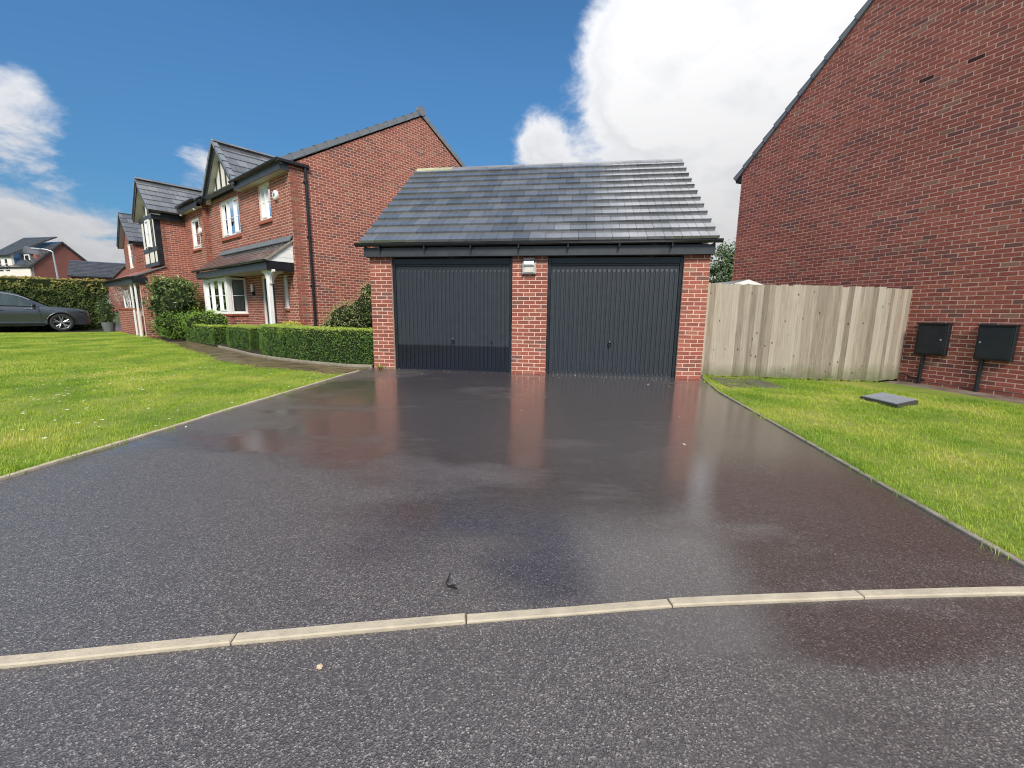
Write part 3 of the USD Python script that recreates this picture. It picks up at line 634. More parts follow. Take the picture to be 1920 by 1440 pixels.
    deck = MB(); P0 = [O - Nr * .05, O + U3 * W - Nr * .05, O + U3 * W + S * L - Nr * .05, O + S * L - Nr * .05]
    off = Nr * .04
    hexa(deck, [P0[0] + S * .04 - off, P0[1] + S * .04 - off, P0[2] - off, P0[3] - off, P0[0] + S * .04 + off * .6, P0[1] + S * .04 + off * .6, P0[2] + off * .6, P0[3] + off * .6])
    O2 = FG.p(-.06, 2.507, -G_D - .24); S2 = np.array([*gN, 0]) * math.cos(math.radians(35.5)) + np.array([0, 0, math.sin(math.radians(35.5))]); N2 = np.array([*(-gN), 0]) * math.sin(math.radians(35.5)) + np.array([0, 0, math.cos(math.radians(35.5))])
    hexa(deck, [O2 - N2 * .09, O2 + U3 * W - N2 * .09, O2 + U3 * W + S2 * (L - .1) - N2 * .09, O2 + S2 * (L - .1) - N2 * .09, O2 + N2 * .02, O2 + U3 * W + N2 * .02, O2 + U3 * W + S2 * (L - .1) + N2 * .02, O2 + S2 * (L - .1) + N2 * .02])
    roof = deck.build('roof', 'roof_far', t)
    tile_field(roof, O, U3, S, Nr, W, 12, L / 12, W / 22, 'tile', .052, seed=5)
    # ridge tiles
    R0 = O + S * (L - .02) + Nr * .005; r = np.random.default_rng(4)
    for i in range(14):
        a, b = i * W / 14, (i + 1) * W / 14 + .012
        mb = MB(); sec = [(-.13, -.095), (-.105, -.055), (-.05, -.012), (0, .004), (.05, -.012), (.105, -.055), (.13, -.095)]
        back = np.array([*(-gN), 0]); lift = r.uniform(-.004, .004) + .03
        A = [R0 + U3 * (a + .004) + back * x + np.array([0, 0, z + lift]) for x, z in sec]; B = [R0 + U3 * b + back * x + np.array([0, 0, z + lift + .006]) for x, z in sec]
        k = len(sec); mb.add(np.array(A + B), [[q, q + 1, k + q + 1, k + q] for q in range(k - 1)], (r.random(), .5, .5))
        mb.add(np.array(A), [[0, q, q + 1] for q in range(1, k - 1)]); mb.add(np.array(B), [[0, q, q + 1] for q in range(1, k - 1)])
        mb.build('ridge_tile', 'tile_yellow' if i < 2 else 'tile', roof, label='ridge tile yellowed with lichen' if i < 2 else None)
    # dry verge edges
    for u in (-.012, W - .018):
        mb = MB()
        for j in range(12):
            s0 = j * L / 12; n0 = .052
            hexa(mb, [O + U3 * u + S * s0 - Nr * .045, O + U3 * (u + .03) + S * s0 - Nr * .045, O + U3 * (u + .03) + S * (s0 + L / 12) - Nr * .055, O + U3 * u + S * (s0 + L / 12) - Nr * .055,
                      O + U3 * u + S * s0 + Nr * n0, O + U3 * (u + .03) + S * s0 + Nr * n0, O + U3 * (u + .03) + S * (s0 + L / 12) + Nr * .012, O + U3 * u + S * (s0 + L / 12) + Nr * .012])
        mb.build('verge_edge', 'tile', roof)
    # bulkhead light
    lp = part('bulkhead_light', 'lamp_grey', t, FG, (3.052, 3.312, 1.935, 2.145, .006, .085), bev=.025)
    mb = MB(); fbox(mb, FG, 3.085, 3.28, 2.085, 2.165, .05, .135, bev=.02); mb.build('light_lens', 'lens', lp)
    mb = MB(); fbox(mb, FG, 3.065, 3.30, 2.15, 2.235, .006, .10, bev=.02); mb.build('sensor_head', 'charcoal_trim', lp)
    mb = MB(); fbox(mb, FG, 3.10, 3.265, 1.965, 2.075, .085, .092, bev=.003); mb.build('cover_plate', 'cream_stone', lp)
    return t
build_garage()

# ================================================================== HOUSES IN THE ROW ON THE LEFT
A2 = unit(51.16); B2 = np.array([-A2[1], A2[0]])          # a: back along the gable, b: along the fronts
C0 = np.array([-5.9254, 11.7749])
def hp(A, B): return C0 + A2 * A + B2 * B
F1 = Frame(C0, B2, -A2)            # house one's front: u = B, d = -A
F1g = Frame(C0, A2, -B2)           # its gable: u = A, d = -B
Z3 = np.array([0, 0, 1.0])
def v3(a, z=0.0): return np.array([a[0], a[1], z])
def slope_frame(origin2, z, along2, up2, pitch):
    p = math.radians(pitch)
    return v3(origin2, z), v3(along2), v3(up2) * math.cos(p) + Z3 * math.sin(p), -v3(up2) * math.sin(p) + Z3 * math.cos(p)
def slab_roof(mb, O, U, S, N, w, l, th=.10):
    return hexa(mb, [O - N * th, O + U * w - N * th, O + U * w + S * l - N * th, O + S * l - N * th, O, O + U * w, O + U * w + S * l, O + S * l])
def verge_caps(parent, F, p0, p1, n, out0=.0, out1=.055, up=.055, down=.10, material='verge_grey', seed=1, name='verge_cap'):
    """interlocking verge pieces climbing a gable from p0 to p1 (u, h)"""
    r = np.random.default_rng(seed); p0, p1 = np.array(p0, float), np.array(p1, float); s = (p1 - p0); L = np.linalg.norm(s); s /= L; nrm = np.array([-s[1], s[0]]); nrm = nrm if nrm[1] > 0 else -nrm
    for i in range(n):
        a, b = p0 + s * (L * i / n), p0 + s * (L * (i + 1) / n + .02)
        q = lambda p, k, d: (p[0] + nrm[0] * k, p[1] + nrm[1] * k, d)
        mb = MB(); t = (r.random(), r.random(), .5)
        hexa(mb, F.pts([q(a, -down, out0), q(b, -down + .012, out0), q(b, up - .022, out0), q(a, up + .008, out0), q(a, -down, out1), q(b, -down + .012, out1 - .012), q(b, up - .022, out1 - .012), q(a, up + .008, out1)]), t)
        hexa(mb, F.pts([q(a, up - .02, -.12), q(b, up - .046, -.12), q(b, up - .022, -.12), q(a, up + .008, -.12), q(a, up - .02, out0), q(b, up - .046, out0), q(b, up - .022, out0), q(a, up + .008, out0)]), t)
        mb.build(name, material, parent)
def ridge_line(parent, P0, P1, cross, n, material='tile', seed=1):
    r = np.random.default_rng(seed); d = (P1 - P0) / n
    sec = [(-.12, -.08), (-.07, -.02), (0, .01), (.07, -.02), (.12, -.08)]
    for i in range(n):
        k = len(sec); A = [P0 + d * i + cross * x + Z3 * (z + .035) for x, z in sec]; B = [P0 + d * (i + 1.02) + cross * x + Z3 * (z + .03) for x, z in sec]
        mb = MB(); mb.add(np.array(A + B), [[q, q + 1, k + q + 1, k + q] for q in range(k - 1)], (r.random(), .5, .5)); mb.add(np.array(A), [[0, q, q + 1] for q in range(1, k - 1)]); mb.add(np.array(B), [[0, q, q + 1] for q in range(1, k - 1)])
        mb.build('ridge_tile', material, parent)

def house_one():
    t = thing('brick_house', 'nearest red brick house on the left with timbered front gable and tiled bay canopy', 'house')
    zb = -.25; W1 = 6.45; D1 = 8.9; EH = 5.0
    win1, win2 = (1.24, 2.03, 3.83, 4.815), (3.59, 5.29, 3.66, 4.815)
    winS = (.55, .83, 1.31, 2.20); door = (1.43, 2.33, 0.0, 2.25)
    holes = [sbox(a, c, b, d) for a, b, c, d in (win1, win2, winS, door)] + [sbox(3.75, 1.1, 5.7, 2.3)]
    fpoly = sbox(0.0, zb, W1, 4.93)
    wf = wall_slab('front_wall', t, F1, fpoly, holes, .25)
    gpoly = Polygon([(-0.002, zb), (D1, zb), (D1, EH), (D1 / 2, 7.62), (-.002, EH)])
    wg = wall_slab('gable_wall', t, F1g, gpoly, [], .25)
    bf = brick_list(fpoly, holes, 0.0, 0.0, seed=41); bg = brick_list(gpoly, [], 0.0, 0.0, seed=42)
    # bay base and bay side brickwork
    FBf = Frame(hp(-.52, 0), B2, -A2); FBs = Frame(hp(0, 3.62), A2, -B2)
    bay = sbox(3.62, zb, 5.85, 1.04); bays = sbox(-.52, zb, 0, 1.04)
    wb = wall_slab('bay_wall', t, FBf, bay, [], .12); wbs = wall_slab('bay_wall', t, FBs, bays, [], .12)
    bb = brick_list(bay, [], 0.0, .05, seed=43); bs = brick_list(bays, [], 0, 0, seed=44)
    hid = lambda x, y, r: x > 690 or y > 612 or (x > 1 and y > 600 and x < 470)
    hidg = lambda x, y, r: x > 690 + 0 * y and y > 480 or (y - 456) > (676 - x) * .0 and x > 676 + (456 - y) * .78 or y > 612 or (x > 600 and y > 560)
    lay_bricks([(wf, F1, bf, lambda x, y, r: y > 612 or (r[2] < 2.5 and r[0] > 5.9)), (wg, F1g, bg, hidg), (wb, FBf, bb, hid), (wbs, FBs, bs, hid)], 'h1', 300, seed=11)
    # rear and far walls
    part('rear_wall', 'far_brick', t, F1g, (D1, D1 + .1, zb, EH, -W1, 0))
    # downpipe
    mb = MB(); tube(mb, F1g.pts([(.41, -.1, .06), (.41, 4.99, .06)]), .036, 12); p = mb.build('downpipe', 'black_trim', t, smooth=True)
    for h in (4.62, 3.2, 1.9, .75):
        part('pipe_clip', 'black_trim', p, F1g, (.355, .465, h, h + .035, .0, .075), bev=.006)
    # eaves: fascia, soffit, gutter, boxed end and the return to the downpipe
    part('fascia', 'charcoal_trim', t, F1, (-.0, 3.25, 4.82, 5.0, .20, .222), bev=.003)
    part('soffit', 'soffit_cream', t, F1, (.0, 3.25, 4.824, 4.836, .006, .199))
    part('eaves_box_end', 'charcoal_trim', t, F1, (-.022, -.001, 4.82, 5.02, .006, .2))
    cladding_gutter(MB_ := MB(), F1, -.10, 3.32, 5.075, .223, .055); MB_.build('gutter', 'black_trim', t)
    cladding_gutter(MB_ := MB(), F1, 5.98, 6.55, 5.075, .223, .055); MB_.build('gutter', 'black_trim', t)
    part('gutter_return', 'black_trim', t, F1g, (-.30, .52, 4.99, 5.075, .008, .11), bev=.012)
    # main roof
    mb = MB(); pit = 30.4
    O, U, S, N = slope_frame(hp(-.22, -.03), 5.03, B2, A2, pit); L = (D1 / 2 + .22) / math.cos(math.radians(pit))
    slab_roof(mb, O, U, S, N, W1 + .1, L); O2, U2, S2, N2 = slope_frame(hp(D1 + .22, -.03), 5.03, B2, -A2, pit); slab_roof(mb, O2, U2, S2, N2, W1 + .1, L)
    roof = mb.build('roof', 'roof_far', t)
    tile_field(roof, O, U, S, N, W1 + .1, 15, L / 15, .30, 'tile', .03, seed=12, single=False, overlap=.05)
    verge_caps(roof, F1g, (-.24, 5.02), (D1 / 2, 7.75), 14, .002, .045, .07, .085, seed=6)
    verge_caps(roof, F1g, (D1 + .24, 5.02), (D1 / 2, 7.75), 14, .002, .045, .07, .085, seed=7)
    mb = MB(); tube(mb, F1g.pts([(D1 / 2, 7.79, -.05), (D1 / 2, 7.79, .06)]), .15, 16, (.6, .5, .5)); mb.build('ridge_end_cap', 'tile', roof)
    ridge_line(roof, v3(hp(D1 / 2, -.03), 7.80), v3(hp(D1 / 2, W1), 7.80), v3(A2), 14, seed=3)
    # front gable with timber studs
    cB, hw, eh, ah = 4.63, 1.40, 5.08, 6.48
    gb = Polygon([(cB - hw + .05, 4.93), (cB + hw + .30, 4.93), (cB + hw + .30, 5.0), (cB, ah - .12), (cB - hw + .05, 5.0)])
    g = extrude_uh(MB(), F1, gb, -.1, .01).build('gable_panel', 'cream_render', t)
    part('tie_beam', 'charcoal_trim', g, F1, (3.36, 6.10, 4.93, 5.09, .011, .045), bev=.004)
    for k, b in enumerate((3.98, 4.40, 4.86, 5.32)):
        top = ah - abs(b - cB) - .22
        part('stud', 'charcoal_trim', g, F1, (b - .045, b + .045, 5.0895, top, .011, .035), bev=.004)
    sl = (ah - eh) / hw
    for s in (-1, 1):
        # bargeboard and soffit
        e = np.array([cB + s * (hw + .14), eh - .14 * sl]); a = np.array([cB, ah]); dv = (a - e); dv /= np.linalg.norm(dv); nn = np.array([-dv[1], dv[0]]) * (1 if s < 0 else -1); nn = nn if nn[1] > 0 else -nn
        q = lambda p, k, d: (p[0] + nn[0] * k, p[1] + nn[1] * k, d)
        hexa(MB_ := MB(), F1.pts([q(e, -.17, .18), q(a, -.17, .18), q(a, .0, .18), q(e, .0, .18), q(e, -.17, .205), q(a, -.17, .205), q(a, 0, .205), q(e, 0, .205)])); bgd = MB_.build('bargeboard', 'black_trim', g)
        hexa(MB_ := MB(), F1.pts([q(e, -.15, .012), q(a, -.15, .012), q(a, -.13, .012), q(e, -.13, .012), q(e, -.15, .179), q(a, -.15, .179), q(a, -.13, .179), q(e, -.13, .179)])); MB_.build('gable_soffit', 'soffit_cream', g)
        # roof slope
        P0 = F1.p(e[0], e[1] + .03, .24); up3 = F1.p(a[0], a[1] + .03, .24) - P0; Ls = np.linalg.norm(up3); up3 /= Ls
        back = v3(A2); N3 = np.cross(back, up3); N3 = N3 if N3[2] > 0 else -N3
        run = 3.0
        mb = MB(); slab_roof(mb, P0 + back * .02, back, up3, N3, run, Ls, .04); rs = mb.build('gable_roof', 'roof_far', t)
        rows = 6; th = math.tan(math.radians(pit))
        def lim(s_, P0=P0, up3=up3):
            z = (P0 + up3 * s_)[2]; return (0.0, max(.26 + (z - 5.03) / th + .25, .1))
        tile_field(rs, P0, back, up3, N3, run, rows, Ls / rows, .30, 'tile', .03, seed=14 + s, single=(s < 0), clip=lim, overlap=.05)
        FV = Frame(hp(-.24, 0), B2, -A2); verge_caps(rs, FV, e + [0, .05], a + [0, .05], 6, .001, .03, .06, .05, seed=9 + s)
    ridge_line(t, v3(hp(-.24, cB), ah + .09), v3(hp(2.2, cB), ah + .09), v3(B2), 5, seed=8)
    part('gutter_end', 'black_trim', t, F1, (cB - hw - .28, cB - hw - .02, 4.95, 5.06, .18, .30), bev=.01)
    part('gutter_end', 'black_trim', t, F1, (cB + hw + .10, cB + hw + .42, 4.90, 5.02, .12, .30), bev=.01)
    # windows with tile sills
    for wv, n, op in ((win1, 2, (1,)), (win2, 3, (0, 2))):
        w = window(t, F1, *wv, n, d=-.075, open_lights=op)
        hexa(MB_ := MB(), F1.pts([(wv[0] - .05, wv[2] - .10, -.03), (wv[1] + .05, wv[2] - .10, -.03), (wv[1] + .05, wv[2] - .03, -.03), (wv[0] - .05, wv[2] - .03, -.03), (wv[0] - .05, wv[2] - .125, .055), (wv[1] + .05, wv[2] - .125, .055), (wv[1] + .05, wv[2] - .06, .055), (wv[0] - .05, wv[2] - .06, .055)]))
        MB_.build('window_sill', 'sill_brick', t)
    w = window(t, F1, *winS, 1, d=-.06, fw=.045)
    part('window_sill', 'sill_brick', t, F1, (winS[0] - .02, winS[1] + .02, winS[2] - .10, winS[2] - .04, -.03, .05), bev=.006)
    # alarm box
    c = F1.p(.82, 4.35, 0); al = MB(); tube(al, F1.pts([(.82, 4.35, .006), (.82, 4.35, .05), (.82, 4.35, .075)]), [.13, .13, .10], 20); ab = al.build('alarm_box', 'white_paint', t, smooth=False)
    mb = MB(); tube(mb, F1.pts([(.82, 4.35, .0755), (.82, 4.35, .079)]), .05, 12); mb.build('alarm_badge', 'metal_grey', ab)
    # bay window: front of three lights, one on each return
    bt, bb_ = 2.24, 1.12
    FBw = Frame(hp(-.50, 0), B2, -A2); FBr = Frame(hp(0, 3.64), A2, -B2); FBl = Frame(hp(0, 5.83), A2, B2)
    wdw = window(t, FBw, 3.72, 5.78, bb_, bt, 3, d=0, open_lights=(0, 2), fw=.06)
    window(t, FBr, -.46, 0, bb_, bt, 1, d=0, fw=.06); window(t, FBl, -.46, 0, bb_, bt, 1, d=0, fw=.06)
    for u in (3.60, 5.75): part('bay_post', 'white_paint', t, FBw, (u, u + .12, bb_ - .03, bt + .02, -.06, .06), bev=.008)
    part('bay_sill', 'sill_brick', t, FBf, (3.56, 5.91, 1.035, 1.09, -.05, .045), bev=.008)
    part('bay_sill', 'sill_brick', t, FBs, (-.46, 0, 1.035, 1.09, -.05, .045), bev=.008)
    # canopy over the bay and the door
    cA = .72
    part('canopy_fascia', 'charcoal_trim', t, F1, (.08, 5.92, 2.27, 2.46, cA - .02, cA), bev=.003)
    part('canopy_fascia', 'black_trim', t, F1g, (-cA + .021, -.002, 2.25, 2.50, -.10, -.08), bev=.003)
    part('canopy_fascia', 'black_trim', t, F1g, (-cA + .021, -.002, 2.25, 2.50, -5.92, -5.90), bev=.003)
    part('canopy_ceiling', 'soffit_cream', t, F1, (.101, 5.899, 2.285, 2.30, .006, cA - .021))
    cladding_gutter(MB_ := MB(), F1, .02, 6.02, 2.52, cA + .001, .05); MB_.build('canopy_gutter', 'black_trim', t)
    ctop = 3.08; pr = math.degrees(math.atan2(ctop - 2.50, cA + .04))
    O, U, S, N = slope_frame(hp(-cA - .05, .03), 2.50, B2, A2, pr); L = (cA + .05) / math.cos(math.radians(pr))
    slab_roof(MB_ := MB(), O + U * .03, U, S, N, 5.85, L, .04); cr = MB_.build('canopy_roof', 'roof_far', t)
    tile_field(cr, O, U, S, N, 5.92, 8, L / 8, .165, 'tile_brown', .014, seed=16, single=False, groove=False, overlap=.03)
    hexa(MB_ := MB(), F1.pts([(.02, ctop - .03, .10), (5.5, ctop - .03, .10), (5.5, ctop + .13, .008), (.02, ctop + .13, .008), (.02, ctop - .01, .115), (5.5, ctop - .01, .115), (5.5, ctop + .145, .02), (.02, ctop + .145, .02)])); MB_.build('lead_flashing', 'lead_sheet', t)
    # white boarded cheek at the canopy's end
    for k in range(5):
        h0 = 2.50 + k * .115; h1 = h0 + .112; a0 = -cA + .02 + (h0 - 2.5) / math.tan(math.radians(pr)); a1 = -cA + .02 + (h1 - 2.5) / math.tan(math.radians(pr))
        pg = Polygon([(a0, h0), (-.002, h0), (-.002, h1), (min(a1, -.003), h1)])
        if pg.area > .002: extrude_uh(MB_ := MB(), F1g, pg, -.10, -.085 + .004 * (k % 2)).build('cheek_board', 'white_paint', t)
    hexa(MB_ := MB(), F1g.pts([(-cA - .03, 2.47, -.08), (.0, ctop - .03, -.08), (0, ctop + .03, -.08), (-cA - .03, 2.53, -.08), (-cA - .03, 2.47, -.03), (0, ctop - .03, -.03), (0, ctop + .03, -.03), (-cA - .03, 2.53, -.03)])); MB_.build('canopy_verge', 'old_edging', t)
    # porch post with curved brackets
    pb, pa = .30, .62
    po = part('porch_post', 'white_paint', t, F1, (pb, pb + .115, -.05, 2.285, pa - .115, pa), bev=.012)
    for s, F, c0 in ((1, F1, None),):
        for sg in (-1, 1):
            pts = [(0, 0), (0, -.36), (.05, -.36)] + [(.05 + .25 * (1 - math.cos(x)), -.36 + .02 + .28 * math.sin(x)) for x in np.linspace(0, math.pi / 2, 8)] + [(.30, 0)]
            pg = Polygon([((pb + .0575) + sg * (.0575 + x), 2.284 + y) for x, y in pts])
            extrude_uh(MB_ := MB(), F1, pg.buffer(0), pa - .085, pa - .03).build('post_bracket', 'white_paint', po)
    FP = Frame(hp(-pa + .0575, pb + .0575), A2, -B2)
    pg = Polygon([(.0575 + x, 2.284 + y) for x, y in pts]); extrude_uh(MB_ := MB(), FP, pg.buffer(0), -.03, .03).build('post_bracket', 'white_paint', po)
    # front door
    fr = part('door_frame', 'white_paint', t, F1, (1.43, 1.50, -.02, 2.25, -.12, -.03), (2.26, 2.33, -.02, 2.25, -.12, -.03), (1.50, 2.26, 2.17, 2.25, -.12, -.03))
    dr = part('front_door', 'dark_door', t, F1, (1.502, 2.258, .0, 2.168, -.10, -.055))
    mb = MB(); tube(mb, F1.pts([(1.58, 1.02, -.05), (1.58, 1.02, -.02), (1.68, 1.02, -.02)]), .009, 7); mb.build('door_handle', 'chrome', dr)
    for a, b, c, d in ((1.62, 2.14, .25, .95), (1.62, 2.14, 1.15, 2.02)): part('door_panel', 'dark_door', dr, F1, (a, b, c, d, -.0545, -.045), bev=.006)
    wl = part('wall_lantern', 'black_trim', t, F1, (2.90, 2.99, 1.68, 1.80, .006, .07), bev=.01)
    mb = MB(); tube(mb, F1.pts([(2.945, 1.80, .06), (2.945, 2.02, .06)]), [.045, .04], 10); mb.build('lantern_glass', 'lens', wl)
    # hanging basket bracket
    mb = MB(); tube(mb, F1.pts([(.22, 1.75, .01), (.22, 2.12, .01), (.22, 2.14, .04), (.22, 2.10, .30), (.22, 2.04, .30)]), .008, 6); tube(mb, F1.pts([(.22, 1.85, .012), (.22, 2.0, .12), (.22, 2.11, .2)]), .006, 6); mb.build('basket_bracket', 'black_trim', t)
    return t
house_one()

def bay_house(t, front, bayB, bayA, bayC, half, eave, apex, vA, zb, D=8.9, oriel=True, seed=50, ridge_run=4.2, bricks=True, single=True):
    """a house of the row further along: main block front wall, projecting gabled bay, roofs. front = (B0, B1, A of its front)"""
    Bs, Be, Af = front; b0, b1 = bayB
    FF = Frame(hp(Af, 0), B2, -A2); FY = Frame(hp(bayA, 0), B2, -A2); FS = Frame(hp(0, b0), A2, -B2)
    return FF, FY, FS

def house_two():
    t = thing('brick_house', 'second brick house along, with a timbered oriel under its gable and one slim window', 'house')
    zb = -.1
    FF = Frame(hp(-.17, 0), B2, -A2); FY = Frame(hp(-.93, 0), B2, -A2); FS = Frame(hp(0, 8.66), A2, -B2); FR = Frame(hp(0, 6.46), A2, -B2)
    win = (6.98, 7.92, 3.5, 4.56)
    pf = sbox(6.46, zb, 8.66, 4.9); hf = [sbox(win[0], win[2], win[1], win[3])]
    wf = wall_slab('front_wall', t, FF, pf, hf, .2)
    pr_ = sbox(-.17, zb, -.001, 4.95); wr = wall_slab('front_wall', t, FR, pr_, [], .12)
    ps = Polygon([(-1.75, zb), (-.17, zb), (-.17, 4.85), (-.93, 4.85), (-.93, 2.84), (-1.75, 2.45)])
    ws = wall_slab('bay_side_wall', t, FS, ps, [], .15)
    pb = sbox(8.66, zb, 10.85, 4.9); wb = wall_slab('bay_front_wall', t, FY, pb, [], .15)
    lay_bricks([(wf, FF, brick_list(pf, hf, 0, 0, seed=51), lambda x, y, r: y > 540), (wr, FR, brick_list(pr_, [], 0, 0, seed=52), lambda x, y, r: y > 500), (ws, FS, brick_list(ps, [], 0, 0, seed=53), lambda x, y, r: y > 540), (wb, FY, brick_list(pb, [], 0, 0, seed=54), lambda x, y, r: True)], 'h2', 300, seed=12, fine=False)
    w = window(t, FF, *win, 1, d=-.06, open_lights=(0,), fw=.06)
    part('window_sill', 'sill_brick', t, FF, (win[0] - .05, win[1] + .05, win[2] - .12, win[2] - .04, -.03, .05), bev=.006)
    al = MB(); tube(al, FF.pts([(6.83, 4.03, .006), (6.83, 4.03, .06), (6.83, 4.03, .085)]), [.12, .12, .09], 16); al.build('alarm_box', 'white_paint', t)
    part('fascia', 'black_trim', t, FF, (6.3, 8.66, 4.78, 4.98, .20, .222)); part('soffit', 'soffit_cream', t, FF, (6.4, 8.64, 4.785, 4.797, .006, .199))
    cladding_gutter(MB_ := MB(), FF, 6.45, 8.4, 5.03, .223, .055); MB_.build('gutter', 'black_trim', t)
    for u in (8.34, 6.72):
        mb = MB(); tube(mb, FF.pts([(u, 4.77, .16), (u, 4.72, .17)]), .045, 10); mb.build('eaves_light', 'lens', t)
    # main roof
    O, U, S, N = slope_frame(hp(-.40, 6.56), 5.0, B2, A2, 30.4); L = 5.3
    mb = MB(); slab_roof(mb, O, U, S, N, 5.6, L); O2, U2, S2, N2 = slope_frame(hp(8.9, 6.56), 5.0, B2, -A2, 30.4); slab_roof(mb, O2, U2, S2, N2, 5.6, L)
    roof = mb.build('roof', 'roof_far', t)
    tile_field(roof, O, U, S, N, 2.2, 15, L / 15, .30, 'tile', .03, seed=61, single=False, overlap=.05)
    part('side_wall', 'far_brick', t, Frame(hp(0, 12.1), A2, B2), (-.17, 8.9, zb, 4.9, -.12, 0)); part('rear_wall', 'far_brick', t, Frame(hp(8.8, 0), B2, A2), (6.5, 12.1, zb, 4.9, -.1, 0))
    part('front_wall_inner', 'far_brick', t, FF, (10.85, 12.1, zb, 4.9, -.2, 0))
    # gabled bay roof
    cB, hw, eh, ah, vA = 9.75, 1.32, 4.80, 6.02, .35
    sl = (ah - eh) / hw
    for s in (-1, 1):
        e = np.array([cB + s * (hw + .05), eh - .05 * sl]); a = np.array([cB, ah]); dv = (a - e) / np.linalg.norm(a - e); nn = np.array([-dv[1], dv[0]]); nn = nn if nn[1] > 0 else -nn
        q = lambda p, k, d: (p[0] + nn[0] * k, p[1] + nn[1] * k, d)
        hexa(MB_ := MB(), FY.pts([q(e, -.16, vA - .03), q(a, -.16, vA - .03), q(a, 0, vA - .03), q(e, 0, vA - .03), q(e, -.16, vA), q(a, -.16, vA), q(a, 0, vA), q(e, 0, vA)])); MB_.build('bargeboard', 'black_trim', t)
        hexa(MB_ := MB(), FY.pts([q(e, -.14, .012), q(a, -.14, .012), q(a, -.12, .012), q(e, -.12, .012), q(e, -.14, vA - .031), q(a, -.14, vA - .031), q(a, -.12, vA - .031), q(e, -.12, vA - .031)])); MB_.build('gable_soffit', 'soffit_cream', t)
        P0 = FY.p(e[0], e[1] + .03, vA + .03); up3 = FY.p(a[0], a[1] + .03, vA + .03) - P0; Ls = np.linalg.norm(up3); up3 /= Ls; back = v3(A2); N3 = np.cross(back, up3); N3 = N3 if N3[2] > 0 else -N3
        mb = MB(); slab_roof(mb, P0 + back * .02, back, up3, N3, 3.6, Ls, .05); rs = mb.build('gable_roof', 'roof_far', t)
        tile_field(rs, P0, back, up3, N3, 3.6, 6, Ls / 6, .30, 'tile', .03, seed=64 + s, single=(s < 0), overlap=.05)
    ridge_line(t, v3(hp(-.93 - vA, cB), ah + .09), v3(hp(2.4, cB), ah + .09), v3(B2), 8, seed=9)
    part('bay_fascia', 'black_trim', t, FS, (-1.2, -.25, 4.50, 4.74, .02, .12), bev=.004)
    # timber oriel and the panelled gable over it
    ob0, ob1, oh0, oh1, od = 8.72, 10.72, 2.98, 4.62, .17
    gp = Polygon([(8.75, 4.60), (10.8, 4.60), (10.8, 4.85), (cB, ah - .2), (8.75, 4.85)])
    g = extrude_uh(MB(), FY, gp, .001, .06).build('gable_panel', 'cream_render', t)
    for b in (9.05, 9.45, 9.95, 10.4):
        part('stud', 'charcoal_trim', g, FY, (b - .04, b + .04, 4.6, ah - abs(b - cB) * sl - .22, .0605, .085), bev=.003)
    part('tie_beam', 'charcoal_trim', g, FY, (8.62, 10.9, 4.60, 4.74, .0605, .20), bev=.004)
    o = part('oriel', 'cream_render', t, FY, (ob0 + .02, ob1, oh0, oh1, .001, od))
    part('corner_post', 'black_trim', o, FY, (ob0 - .03, ob0 + .02, oh0 - .1, oh1, .001, od + .02), bev=.003)
    for h0, h1 in ((oh0 - .12, oh0 + .02), (3.42, 3.56), (oh1 - .03, oh1 + .05)): part('rail', 'charcoal_trim', o, FY, (ob0 - .035, ob1 + .02, h0, h1, od - .02, od + .026), bev=.003)
    for b in (9.02, 9.20, 9.98, 10.28): part('stud', 'charcoal_trim', o, FY, (b - .035, b + .035, 3.56, oh1 - .03, od + .001, od + .022), bev=.003)
    for b in (9.15, 9.95): part('stud', 'charcoal_trim', o, FY, (b - .035, b + .035, oh0 + .02, 3.42, od + .001, od + .022), bev=.003)
    FO = Frame(hp(-.93 - od - .002, 0), B2, -A2); window(o if False else t, FO, 9.32, 9.86, 3.60, 4.58, 1, d=.035, fw=.07, curtain=False); part('window_blind', 'curtain', t, FO, (9.34, 9.84, 3.62, 4.56, .001, .004))
    # lean-to canopy on posts
    e2 = 9.8
    top, bot = (1.0, 2.86), (2.0, 2.38)
    Fc = Frame(hp(0, 0), B2, -A2)
    mk = lambda b0, b1: Fc.pts([(b0, top[1] - .05, top[0] - .07), (b1, top[1] - .05, top[0] - .07), (b1, top[1], top[0] - .07), (b0, top[1], top[0] - .07), (b0, bot[1] - .05, bot[0]), (b1, bot[1] - .05, bot[0]), (b1, bot[1], bot[0]), (b0, bot[1], bot[0])])
    hexa(MB_ := MB(), mk(8.60, 8.85)); MB_.build('lead_verge', 'lead_sheet', t)
    hexa(MB_ := MB(), mk(8.85, 14.2)); cr = MB_.build('canopy_roof', 'red_tile', t)
    part('canopy_fascia', 'charcoal_trim', t, Fc, (8.62, 14.2, 2.15, 2.34, 1.95, 1.97)); part('canopy_end', 'black_trim', t, Fc, (8.60, 8.62, 2.15, 2.40, 1.55, 1.97))
    cladding_gutter(MB_ := MB(), Fc, 8.55, 14.3, 2.38, 1.971, .055); MB_.build('canopy_gutter', 'black_trim', t)
    part('canopy_ceiling', 'soffit_cream', t, Fc, (8.7, 14.1, 2.2, 2.215, .95, 1.949))
    for b in (8.78, 9.45): part('porch_post', 'white_paint', t, Fc, (b - .03, b + .03, .1, 2.2, 1.85, 1.91), bev=.008)
    lw = sbox(9.45, 0, 12.3, 1.18); Fl = Frame(hp(-1.9, 0), B2, -A2); lwl = wall_slab('low_wall', t, Fl, lw, [], .2)
    lay_bricks([(lwl, Fl, brick_list(lw, [], 0, 0, seed=57), lambda x, y, r: True)], 'h2b', 0, fine=False)
    part('wall_coping', 'sill_brick', t, Fl, (9.42, 12.33, 1.18, 1.25, -.23, .03), bev=.01)
